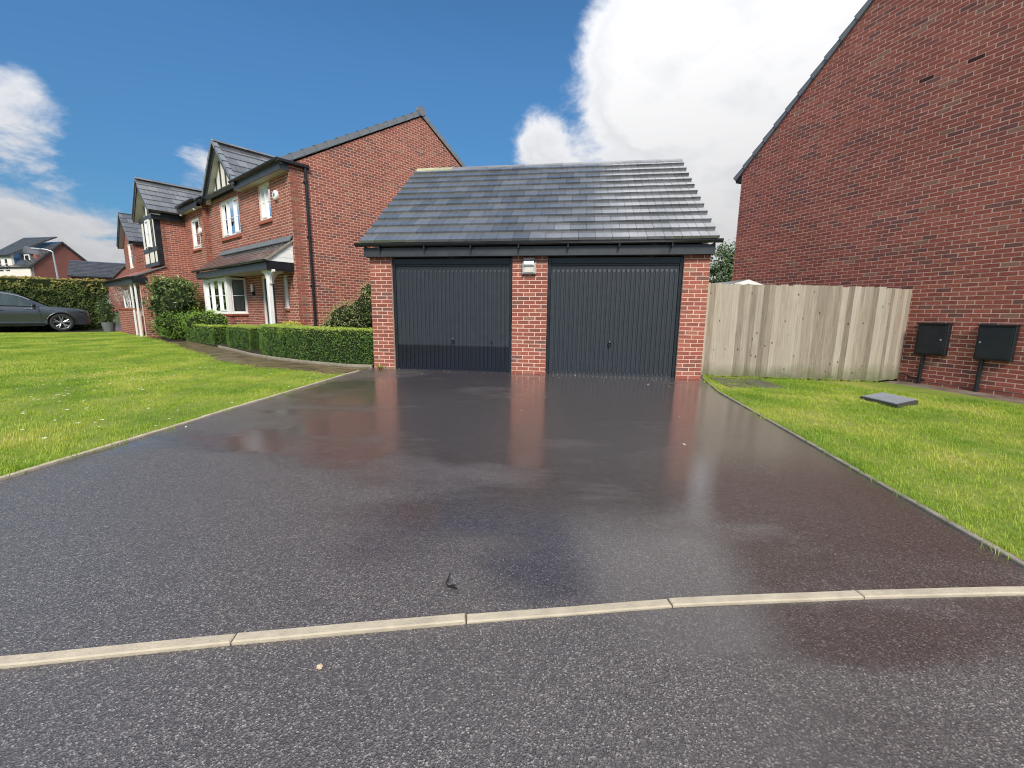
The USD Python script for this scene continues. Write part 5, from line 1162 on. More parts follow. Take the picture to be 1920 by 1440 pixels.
def clipped_hedge(name, label, group, line, width, height, seed, dens=2600, leaf=.026, matl='leaf_box', roundness=.09, wob=.025, top_bright=.5, core=True, spread=.75, aspect=.6):
    """a clipped hedge along a line of ground points"""
    t = thing(name, label, 'hedge', group); r = np.random.default_rng(seed); ln = LineString(line); L = ln.length
    per = 2 * height + width; n = int(L * per * dens + 2 * width * height * dens)
    s = r.uniform(-width * .5, L + width * .5, n); u = r.uniform(0, per, n)
    s = np.clip(s, 0, L); endk = np.clip((np.minimum(s, L - s)) / roundness, 0, 1)
    c0 = np.array([ln.interpolate(x).coords[0] for x in s]); c1 = np.array([ln.interpolate(min(x + .05, L)).coords[0] for x in s]); c2 = np.array([ln.interpolate(max(x - .05, 0)).coords[0] for x in s]); d = c1 - c2; d /= np.linalg.norm(d, axis=1, keepdims=True) + 1e-9; nn = np.c_[-d[:, 1], d[:, 0]]
    side = np.where(u < height, -1, np.where(u > height + width, 1, 0)); z = np.where(u < height, u, np.where(u > height + width, per - u, height)); x = np.where(side == 0, u - height - width / 2, side * width / 2)
    # end caps
    e = r.random(n) < (2 * width * height) / (L * per); x = np.where(e, r.uniform(-width / 2, width / 2, n), x); z = np.where(e, r.uniform(0, height, n), z); es = r.random(n) < .5
    s2 = np.where(e, np.where(es, 0, L), s); ce = np.array(ln.interpolate(0).coords[0]), np.array(ln.interpolate(L).coords[0]); c0 = np.where(e[:, None], np.where(es[:, None], ce[0], ce[1]), c0)
    # round the shoulders
    over = np.clip((z - (height - roundness)) / roundness, 0, 1); x = x * (1 - .16 * over ** 2); z = z - np.clip((np.abs(x) - (width / 2 - roundness)) / roundness, 0, 1) ** 2 * roundness * .5
    px = c0[:, 0] + nn[:, 0] * x; py = c0[:, 1] + nn[:, 1] * x
    N = np.c_[nn * np.where(e, 0, side)[:, None], np.where(e, 0, side == 0)] + np.c_[d * np.where(e, np.where(es, -1, 1), 0)[:, None], np.zeros(n)]
    w = (meshkit.fbm(np.c_[px, py, z] * 4.5, 3, seed) - .5) * 2 * wob - r.random(n) ** 2 * .05
    P = np.c_[px, py, gz(px, py) + z] + N * w[:, None]
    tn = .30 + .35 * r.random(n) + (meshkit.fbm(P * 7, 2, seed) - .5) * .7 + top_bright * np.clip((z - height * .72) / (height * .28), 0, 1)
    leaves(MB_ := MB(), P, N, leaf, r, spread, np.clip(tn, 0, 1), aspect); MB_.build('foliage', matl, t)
    if core:
        mb = MB(); k = max(int(L / .15), 2); ring = []
        for i in range(k + 1):
            a = ln.interpolate(.04 + (L - .08) * i / k); b = ln.interpolate(min(L, .04 + (L - .08) * i / k + .03)); b2 = ln.interpolate(max(0, .04 + (L - .08) * i / k - .03)); dd = np.array([b.x - b2.x, b.y - b2.y]); dd /= np.linalg.norm(dd); m = np.array([-dd[1], dd[0]]); w_ = width / 2 - .06
            for xx, zz in ((-w_, 0), (-w_, height - .09), (-w_ + .05, height - .06), (w_ - .05, height - .06), (w_, height - .09), (w_, 0)):
                q = np.array([a.x, a.y]) + m * xx; ring.append((q[0], q[1], float(gz(*q)) + zz))
        f = [[i * 6 + q, i * 6 + q + 1, i * 6 + 7 + q, i * 6 + 6 + q] for i in range(k) for q in range(5)]; mb.add(ring, f); e_ = np.array(ring); mb.add(e_[:6], [[0, 1, 2], [0, 2, 3], [0, 3, 4], [0, 4, 5]]); mb.add(e_[-6:], [[0, 1, 2], [0, 2, 3], [0, 3, 4], [0, 4, 5]])
        mb.build('twiggy_core', 'hedge_core', t)
    return t
plain('hedge_core', (.018, .026, .010), .95, .4, 20, .1, .01, 30)

def shrub(name, label, cat, c, blobs, leafn, leaf, matl, seed, spread=.8, aspect=.5, stems=7, tintbias=0.0, droop=0.0, clumps=0, shell=.45, light_top=.35, group=None, core=.62):
    """stems from the ground and a crown made of overlapping lobes, each of many leaves"""
    t = thing(name, label, cat, group); r = np.random.default_rng(seed); c = np.array([c[0], c[1], float(gz(c[0], c[1]))]); mb = MB(); tot = sum(b[1][0] * b[1][1] * 1.0 for b in blobs); cm = MB()
    zmax = max(b[0][2] + b[1][2] for b in blobs)
    for off, rad in blobs:
        n = int(leafn * rad[0] * rad[1] / tot); P, d = blob_points(c + off, rad, n, r, shell)
        if clumps:
            k = r.integers(0, clumps, n); cc, cd = blob_points(c + off, np.array(rad) * .92, clumps, r, .3); P = P * .45 + cc[k] * .55 + r.normal(0, .035, (n, 3)); d = cd[k]
        P = P + d * ((meshkit.fbm(P * 3.0, 3, seed) - .5) * .35 * rad[0])[:, None]; keep = P[:, 2] > c[2] + .02; P, d = P[keep], d[keep]
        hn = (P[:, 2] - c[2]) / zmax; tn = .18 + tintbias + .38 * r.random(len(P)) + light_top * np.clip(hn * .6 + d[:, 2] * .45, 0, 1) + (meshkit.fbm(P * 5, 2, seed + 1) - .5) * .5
        leaves(mb, P, d * .6 + [0, 0, .5], leaf, r, spread, np.clip(tn, 0, 1), aspect, droop)
        if core:
            m = tc.icosphere(3, 1.0); v = np.array(m.vertices) * np.array(rad) * core; v = v * (1 + (meshkit.fbm(np.array(m.vertices) * 2.2, 3, seed) - .5)[:, None] * .6) + c + off; v[:, 2] = np.maximum(v[:, 2], c[2] - .02); cm.add(v, np.array(m.faces))
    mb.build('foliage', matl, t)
    if core: cm.build('inner_twigs', 'hedge_core', t)
    sm = MB()
    for k in range(stems):
        off, rad = blobs[k % len(blobs)]; e = c + np.array(off) + r.normal(0, .3, 3) * np.array(rad); b0 = c + np.array([*r.normal(0, .06, 2), -.05]); m_ = (b0 + e) / 2 + r.normal(0, .06, 3); tube(sm, [b0, m_, e], [.022, .015, .006], 6)
    sm.build('stems', 'bark', t); return t

def crown_tree(name, label, c, h, tw, blobs, leafn, leaf, matl, seed, group=None, zoff=0.0):
    t = thing(name, label, 'tree', group); r = np.random.default_rng(seed); c = np.array([c[0], c[1], float(gz(c[0], c[1])) + zoff - .1]); lm = MB(); wm = MB(); top = c + [r.normal(0, .1), r.normal(0, .1), h * .8]
    tube(wm, [c, c + (top - c) * .4 + [*r.normal(0, .08, 2), 0], top], [tw, tw * .7, tw * .2], 9); wm.build('trunk', 'bark', t, smooth=True)
    bm = MB(); tot = sum(b[1][0] ** 2 for b in blobs)
    for off, rad in blobs:
        ce = c + off; st = c + (top - c) * r.uniform(.3, .7); tube(bm, [st, (st + ce) / 2 + r.normal(0, .12, 3), ce], [tw * .4, tw * .25, tw * .06], 6)
        for _ in range(5): e = ce + r.normal(0, .55, 3) * np.array(rad); tube(bm, [ce + (st - ce) * .2, (ce + e) / 2 + r.normal(0, .05, 3), e], [tw * .14, tw * .09, tw * .03], 5)
        nc = 38; cc, cd = blob_points(ce, rad, nc, r, .8); n = int(leafn * rad[0] ** 2 / tot); k = r.integers(0, nc, n); P = cc[k] + r.normal(0, .16, (n, 3)) * np.array(rad) * [1, 1, .7]; d = P - ce; d /= np.linalg.norm(d, axis=1, keepdims=True) + 1e-9
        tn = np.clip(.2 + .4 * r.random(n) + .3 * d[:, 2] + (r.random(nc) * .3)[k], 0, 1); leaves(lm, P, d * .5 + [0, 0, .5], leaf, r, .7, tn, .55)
    bm.build('limbs', 'bark', t); lm.build('crown', matl, t); return t

GH = 'clipped box hedges along the front gardens'
def plants():
    off = lambda pts, d: [tuple(np.array(p) + d * np.array([.5, .86])) for p in pts]
    front = [(-2.98, 9.02), (-3.75, 9.12), (-4.6, 9.40), (-5.4, 9.85), (-6.05, 10.35), (-6.45, 10.70)]
    clipped_hedge('box_hedge', 'long clipped box hedge beside the left garage pillar, bright green on top', 'clipped box hedges', off(front, .36), .66, .775, 301)
    clipped_hedge('box_hedge', 'short clipped hedge block just left of the long hedge in front of the bay window', 'clipped box hedges', off([(-7.2, 11.55), (-8.45, 12.5)], .28), .6, .66, 302)
    clipped_hedge('box_hedge', 'clipped hedge block furthest from the garage, below the rounded green bush', 'clipped box hedges', off([(-9.25, 13.05), (-11.1, 14.35)], .28), .62, .60, 303, dens=1800, leaf=.032)
    shrub('rounded_bush', 'low spreading bright green bush at the far end of the hedges', 'shrub', (-11.6, 15.2), [((0, 0, .5), (1.3, 1.0, .70)), ((1.1, -.6, .55), (1.0, .8, .66)), ((1.9, -1.1, .55), (.75, .65, .55)), ((-1.3, .85, .35), (.9, .7, .55))], 17000, .06, 'leaf_shrub', 311, .9, .45, clumps=90, light_top=.45)
    # big laurel like shrub against the second house, with tiers of drooping leaves
    P = hp(-1.1, 7.4)
    shrub('laurel_shrub', 'tall dark layered shrub growing between the two nearest houses', 'shrub', P, [((0, 0, 1.25), (1.0, .85, 1.0)), ((.55, -.35, 1.35), (.75, .7, .85)), ((-.6, .55, 1.45), (.7, .6, .75)), ((.1, -.1, 1.85), (.95, .8, .42)), ((-.1, .1, .55), (.9, .8, .6))], 9000, .125, 'leaf_laurel', 312, .5, .36, stems=9, droop=.35, clumps=75, light_top=.55, shell=.5)
    P = hp(1.0, -.95)
    shrub('variegated_shrub', 'cream and green variegated shrub against the gable wall behind the long hedge', 'shrub', (P[0], P[1]), [((0, 0, .8), (.85, .7, .75)), ((-.45, .12, .55), (.6, .55, .55)), ((.5, -.1, 1.05), (.62, .55, .75)), ((.62, -.1, 1.5), (.42, .4, .55)), ((-.8, .2, .35), (.4, .4, .4))], 12500, .062, 'leaf_pieris', 313, .8, .34, stems=10, clumps=110, light_top=.35, tintbias=.2)
    P = hp(-.55, -.75)
    shrub('golden_shrub', 'small golden yellow shrub peeping over the long hedge at the house corner', 'shrub', P, [((0, 0, .55), (.36, .32, .34)), ((-.25, .1, .48), (.28, .26, .28)), ((.22, 0, .5), (.26, .26, .27))], 2600, .05, 'leaf_gold', 314, .8, .5, stems=4)
    # conifer hedge behind the car
    clipped_hedge('conifer_hedge', 'tall dark clipped conifer hedge behind the parked grey car, browned along its top', None, [(-26.2, 14.6), (-22.9, 18.5), (-20.5, 21.5)], 1.3, 2.32, 321, dens=620, leaf=.13, matl='leaf_conifer', roundness=.3, wob=.14, top_bright=.55, spread=.55, aspect=.38)
    crown_tree('garden_tree', 'green leafy tree seen between the garage and the right-hand house', (11.9, 23.2), 5.2, .12, [((0, 0, 3.0), (1.7, 1.5, 1.5)), ((-.9, .3, 3.3), (1.3, 1.2, 1.2)), ((.8, .2, 3.6), (1.3, 1.2, 1.2)), ((-.1, .2, 4.2), (1.1, 1.0, .9)), ((.1, -.4, 2.2), (1.6, 1.3, 1.0))], 6500, .17, 'leaf_tree', 331)
    crown_tree('thin_tree', 'sparse thin tree at the left edge of the view beyond the conifer hedge', (-58.5, 45.5), 9.0, .16, [((0, 0, 5.6), (1.6, 1.6, 1.8)), ((-.8, .3, 7.2), (1.2, 1.2, 1.3)), ((.5, -.2, 3.8), (1.5, 1.4, 1.3))], 1500, .2, 'leaf_conifer', 332)
    # tuft of weed at the garage pillar foot
    t = thing('weed', 'small tuft of weed growing at the foot of the left garage pillar', 'plant'); mb = MB(); r = np.random.default_rng(5); base = FG.p(.16, .06, .06)
    for k in range(26):
        a = r.uniform(0, 6.28); l = r.uniform(.05, .13); d = np.array([math.cos(a), math.sin(a), 0]); s_ = np.array([-d[1], d[0], 0]) * .009; b0 = base + d * .01; m = b0 + d * l * .5 + [0, 0, l * .6]; e = b0 + d * l * 1.1 + [0, 0, l * .45]
        mb.add([b0 - s_ * .4, b0 + s_ * .4, m + s_, m - s_, e], [[0, 1, 2], [0, 2, 3], [3, 2, 4]], (r.uniform(.3, .9), .5, .5))
    mb.build('leaves', 'leaf_shrub', t)
    # potted shrub and pampas plumes by the porch further down the row
    P = hp(-2.2, 12.9); t = thing('potted_shrub', 'dark leafy shrub in a grey pot beside the low brick porch wall', 'plant'); z = float(gz(*P)); mb = MB(); tube(mb, [(*P, z), (*P, z + .42)], [.17, .24], 14); mb.build('pot', 'lead_sheet', t)
    r = np.random.default_rng(8); Q, d = blob_points((*P, z + .95), (.34, .34, .52), 420, r, .7); leaves(MB_ := MB(), Q, d, .11, r, .7, r.uniform(0, .6, 420), .5); MB_.build('foliage', 'leaf_laurel', t); tube(MB_ := MB(), [(*P, z + .4), (*P, z + 1.1)], .02, 6); MB_.build('stem', 'bark', t)
    P = hp(-1.62, 11.3); t = thing('pampas_grass', 'pale feathery grass plumes standing behind the low porch wall', 'plant'); mb = MB(); st = MB(); z = float(gz(*P))
    for k in range(16):
        q = P + r.normal(0, 1, 2) * [.45, .32]; tip = np.array([*(q + r.normal(0, .10, 2)), z + r.uniform(1.5, 1.95)]); b0 = np.array([*(P + r.normal(0, .1, 2)), z]); tube(st, [b0, (b0 + tip) / 2, tip], .006, 5)
        n = 60; hgt = r.uniform(-.38, .06, n); PP = tip + np.c_[r.normal(0, .045, (n, 2)), hgt]; leaves(mb, PP, r.normal(0, 1, (n, 3)), .09, r, .6, r.uniform(0, 1, n), .12)
    mb.build('plumes', 'plume', t); st.build('stems', 'bark', t)
plants()

# ================================================================== CAR
def car():
    t = thing('parked_car', 'dark grey five-door car parked nose-in beside the conifer hedge', 'car')
    wc = np.array([-19.62, 18.40]); H = A2; Rt = np.array([H[1], -H[0]])        # H heading, Rt its right side (towards the viewer)
    nose = wc + H * .93 - Rt * .83                                             # centre line at the nose
    z0 = float(gz(*wc)) + .003
    def W(x, y, z): x, y, z = np.broadcast_arrays(*map(lambda q: np.asarray(q, float), (x, y, z))); return np.stack([nose[0] - H[0] * x + Rt[0] * y, nose[1] - H[1] * x + Rt[1] * y, z0 + z], -1)
    # body: stations from nose to tail (x, z bottom, z top, half width)
    st = [(0.0, .50, .72, .56), (.03, .36, .82, .70), (.10, .27, .89, .80), (.25, .24, .94, .875), (.50, .24, .985, .93), (.93, .26, 1.025, .955), (1.30, .27, 1.045, .955), (1.60, .27, 1.05, .955), (2.2, .27, 1.06, .958), (3.0, .27, 1.08, .96), (3.7, .28, 1.10, .955), (4.2, .32, 1.11, .935), (4.55, .40, 1.08, .90), (4.72, .48, 1.0, .84), (4.79, .62, .90, .74)]
    ring = []
    for x, zb, zt, w in st:
        hgt = zt - zb
        pr = [(0, zb), (w * .80, zb), (w * .955, zb + .05 * hgt), (w * .965, zb + .16 * hgt), (w * .945, zb + .24 * hgt), (w * .99, zb + .50 * hgt), (w, zb + .68 * hgt), (w * .975, zb + .88 * hgt), (w * .93, zb + .97 * hgt), (w * .84, zt + .004), (w * .45, zt + .03), (0, zt + .038)]
        ring.append([(x, y, z) for y, z in pr] + [(x, -y, z) for y, z in pr[-2:0:-1]])
    ring = np.array(ring); k = ring.shape[1]
    # finer along the length
    xs = np.array([s[0] for s in st]); from scipy.interpolate import PchipInterpolator
    fx = np.r_[np.linspace(0, .3, 9), np.linspace(.36, 4.4, 46), np.linspace(4.45, 4.79, 8)]; R2 = PchipInterpolator(xs, ring, axis=0)(fx); n = len(fx)
    v = R2.reshape(-1, 3); f = [[i * k + q, (i + 1) * k + q, (i + 1) * k + (q + 1) % k, i * k + (q + 1) % k] for i in range(n - 1) for q in range(k)]
    tri = [[a, b, c] for a, b, c, d in f] + [[a, c, d] for a, b, c, d in f] + [[0, q, q + 1] for q in range(1, k - 1)] + [[(n - 1) * k, (n - 1) * k + q + 1, (n - 1) * k + q] for q in range(1, k - 1)]
    body = trimesh.Trimesh(v, np.array(tri), process=True); body.fix_normals()
    import manifold3d as m3
    mk = lambda m: m3.Manifold(m3.Mesh(np.array(m.vertices, np.float32), np.array(m.faces, np.uint32)))
    B = mk(body)
    WB = 2.87
    for x in (.93, .93 + WB):
        for s in (-1, 1):
            c = tc.cylinder(.425, .62, sections=40); c.apply_transform(trimesh.transformations.rotation_matrix(math.pi / 2, [1, 0, 0])); c.apply_translation([x, s * .86, .39]); B = B - mk(c)
    mm = B.to_mesh(); bv, bf = mm.vert_properties[:, :3], mm.tri_verts
    g = trimesh.graph.smooth_shade(trimesh.Trimesh(bv, bf, process=True), angle=math.radians(32))
    gv = np.array(g.vertices); MB().add(W(gv[:, 0], gv[:, 1], gv[:, 2]), np.array(g.faces)).build('body', 'car_paint', t, smooth=True)
    body_p = None
    # dark sill cladding, wheel-arch lips
    part_b = MB(); P = [(1.42, .93), (3.36, .93)]
    V = [W(x, s * yy, z) for s in (1, -1) for x, yy, z in ((1.42, .945, .24), (3.36, .945, .24), (3.36, .962, .36), (1.42, .962, .36))]; part_b.add(np.array(V), [[0, 1, 2, 3], [4, 5, 6, 7]]); part_b.build('sill_trim', 'black_plastic', t)
    for x in (.93, .93 + WB):
        for s in (-1, 1):
            a = np.linspace(math.radians(-8), math.radians(188), 22); tube(MB_ := MB(), W(x + .425 * np.cos(a), s * .948, .39 + .425 * np.sin(a)), .017, 6); MB_.build('wheel_arch', 'black_plastic', t)
    # cabin
    gs = [(1.22, 1.03, 1.04, .86, .80), (1.62, 1.03, 1.30, .875, .70), (2.02, 1.04, 1.54, .88, .635), (2.45, 1.05, 1.645, .88, .605), (3.1, 1.07, 1.665, .88, .605), (3.7, 1.09, 1.63, .87, .60), (4.2, 1.10, 1.54, .85, .58), (4.55, 1.09, 1.33, .81, .58), (4.70, 1.05, 1.10, .76, .62)]
    gr = []
    for x, zb, zt, wb, wt in gs:
        pr = [(wb, zb - .03), (wb, zb), (wb * .45 + wt * .55, zb + (zt - zb) * .56), (wt + .015, zt - .055 * min(1, (zt - zb) * 3)), (wt - .05, zt - .008), (wt * .5, zt + .012), (0, zt + .016)]
        gr.append([(x, y, z) for y, z in pr] + [(x, -y, z) for y, z in pr[-2::-1]])
    gr = np.array(gr); fx = np.linspace(1.22, 4.70, 60); G2 = PchipInterpolator([q[0] for q in gs], gr, axis=0)(fx); k = gr.shape[1]; n = len(fx); v = G2.reshape(-1, 3); f = [[i * k + q, (i + 1) * k + q, (i + 1) * k + q + 1, i * k + q + 1] for i in range(n - 1) for q in range(k - 1)]
    MB().add(W(v[:, 0], v[:, 1], v[:, 2]), f).build('cabin', 'car_paint', t, smooth=True)
    gi = PchipInterpolator([q[0] for q in gs], gr, axis=0)
    def side(x, q, s, o=.022):
        """point on the cabin side: q 0 at the waist, 1 at the roof rail"""
        R = gi(x); a, b, c = R[1], R[2], R[3]; p = a + (b - a) * (q / .56) if q < .56 else b + (c - b) * ((q - .56) / .44); return np.array([p[0], s * (p[1] + o), p[2] + .002])
    for s in (-1, 1):
        for nm, xa, xb in (('side_window', 1.66, 2.72), ('side_window', 2.80, 3.78), ('side_window', 3.84, 4.28)):
            N_ = 14; lo, hi = [], []
            for x in np.linspace(xa, xb, N_):
                top = .90 if x > 2.1 else .90 * np.clip((x - 1.56) / .50, .05, 1) ** .8
                lo.append(side(x, .06, s)); hi.append(side(x, max(top, .07), s))
            q = np.array(lo + hi); MB().add(W(q[:, 0], q[:, 1], q[:, 2]), [[i, i + 1, N_ + i + 1, N_ + i] for i in range(N_ - 1)]).build(nm, 'car_glass_solid', t)
        q = np.array([side(x, .03, s, .010) for x in np.linspace(1.5, 4.4, 30)]); tube(MB_ := MB(), W(q[:, 0], q[:, 1], q[:, 2]), .010, 6); MB_.build('waist_trim', 'black_plastic', t)
        q = np.array([side(x, .95, s, .012) for x in np.linspace(1.75, 4.4, 30)]); tube(MB_ := MB(), W(q[:, 0], q[:, 1], q[:, 2]), .016, 6); MB_.build('roof_rail', 'galv', t)
        # mirror
        mv = tc.icosphere(3, 1.0); mv = np.array(mv.vertices) * [.10, .125, .085]; mv[:, 0] = np.where(mv[:, 0] > 0, mv[:, 0] * .35, mv[:, 0]); mv += [1.70, s * 1.02, 1.10]; mp = MB().add(W(mv[:, 0], mv[:, 1], mv[:, 2]), np.array(tc.icosphere(3, 1.0).faces)).build('door_mirror', 'black_plastic', t, smooth=True)
        tube(MB_ := MB(), W([1.66, 1.68], [s * .90, s * 1.0], [1.055, 1.075]), .022, 7); MB_.build('mirror_arm', 'black_plastic', mp)
        # door shut lines, handles, swage and fender vent
        for x in (1.52, 2.74, 3.62): tube(MB_ := MB(), W([x, x, x + .02], [s * .948, s * .962, s * .95], [.40, .72, 1.03]), .006, 5); MB_.build('door_gap', 'rubber', t)
        for x in (2.50, 3.42): tube(MB_ := MB(), W([x, x + .10, x + .2], [s * .955, s * .975, s * .955], [.90, .905, .91]), .014, 6); MB_.build('door_handle', 'car_paint', t)
        tube(MB_ := MB(), W(np.linspace(1.16, 1.95, 8), np.full(8, s * .956), np.linspace(.935, .955, 8)), .010, 6); MB_.build('side_blade', 'chrome', t)
        # lamps
        L_ = [(.055, .60, .80), (.10, .72, .845), (.20, .815, .88), (.36, .885, .915), (.36, .905, .865), (.20, .855, .80), (.10, .775, .765), (.06, .62, .745)]
        q = np.array([(x - .012, s * (y + .012), z) for x, y, z in L_]); MB().add(W(q[:, 0], q[:, 1], q[:, 2]), [[0, 1, 6, 7], [1, 2, 5, 6], [2, 3, 4, 5]]).build('headlight', 'head_lens', t)
    q = np.array([(1.27, -.74, 1.07), (1.27, .74, 1.07), (2.0, .60, 1.53), (2.0, -.60, 1.53)]) + [-.012, 0, .02]; MB().add(W(q[:, 0], q[:, 1], q[:, 2]), [[0, 1, 2, 3]]).build('windscreen', 'car_glass_solid', t)
    q = np.array([(.035, -.50, .60), (.035, .50, .60), (.035, .52, .77), (.035, -.52, .77)]) - [.02, 0, 0]; MB().add(W(q[:, 0], q[:, 1], q[:, 2]), [[0, 1, 2, 3]]).build('grille', 'black_plastic', t)
    fl = MB(); V = W([.02, .02, .10, .10, 0, 0, .1, .1], [-.6, .6, .78, -.78, -.6, .6, .78, -.78], [.28, .28, .26, .26, .42, .42, .40, .40]); hexa(fl, V[[0, 1, 2, 3, 4, 5, 6, 7]]); fl.build('front_bumper', 'black_plastic', t)
    MB().add(W([.5, 4.3, 4.3, .5], [-.8, -.8, .8, .8], [.22] * 4), [[0, 1, 2, 3]]).build('underside', 'rubber', t)
    # wheels
    for x in (.93, .93 + WB):
        for s in (-1, 1):
            yo = s * .93; mb = MB(); prof = [(.255, -.02), (.30, .0), (.345, -.005), (.375, -.03), (.383, -.07), (.383, -.17), (.37, -.21), (.30, -.235), (.24, -.23)]; N_ = 40; an = np.arange(N_) * 2 * math.pi / N_; pr = np.array(prof)
            V = np.array([[(x + r_ * math.cos(a), yo + s * d_, .383 + r_ * math.sin(a)) for r_, d_ in prof] for a in an]).reshape(-1, 3); k = len(prof); mb.add(W(V[:, 0], V[:, 1], V[:, 2]), [[i * k + q, ((i + 1) % N_) * k + q, ((i + 1) % N_) * k + q + 1, i * k + q + 1] for i in range(N_) for q in range(k - 1)])
            wh = mb.build('wheel', 'rubber', t, smooth=True)
            mb = MB(); prof = [(.262, -.012), (.25, -.02), (.24, -.09), (.236, -.19)]; V = np.array([[(x + r_ * math.cos(a), yo + s * d_, .383 + r_ * math.sin(a)) for r_, d_ in prof] for a in an]).reshape(-1, 3); k = 4; mb.add(W(V[:, 0], V[:, 1], V[:, 2]), [[i * k + q, ((i + 1) % N_) * k + q, ((i + 1) % N_) * k + q + 1, i * k + q + 1] for i in range(N_) for q in range(k - 1)]); mb.build('rim', 'alloy', wh, smooth=True)
            tube(MB_ := MB(), W([x, x], [yo - s * .14, yo - s * .10], [.383, .383]), .235, 32); MB_.build('brake_disc', 'rubber', wh)
            sp = MB()
            for q in range(5):
                for da in (-.17, .17):
                    a0 = q * 2 * math.pi / 5 + math.pi / 2 + da * .6; a1 = q * 2 * math.pi / 5 + math.pi / 2 + da * 1.35; tube(sp, W([x + .05 * math.cos(a0), x + .15 * math.cos(a0 * .5 + a1 * .5), x + .25 * math.cos(a1)], [yo - s * .045, yo - s * .03, yo - s * .02], [.383 + .05 * math.sin(a0), .383 + .15 * math.sin(a0 * .5 + a1 * .5), .383 + .25 * math.sin(a1)]), [.020, .017, .017], 6)
            sp.build('spokes', 'alloy', wh); tube(MB_ := MB(), W([x, x], [yo - s * .06, yo - s * .025], [.383, .383]), [.06, .05], 14); MB_.build('hub', 'alloy', wh)
mat('car_glass_solid', {'p': ('principled_bsdf', {'base_color': (.035, .05, .045), 'roughness': .03, 'specular_ior_level': .6, 'coat_weight': 1.0})})
car()

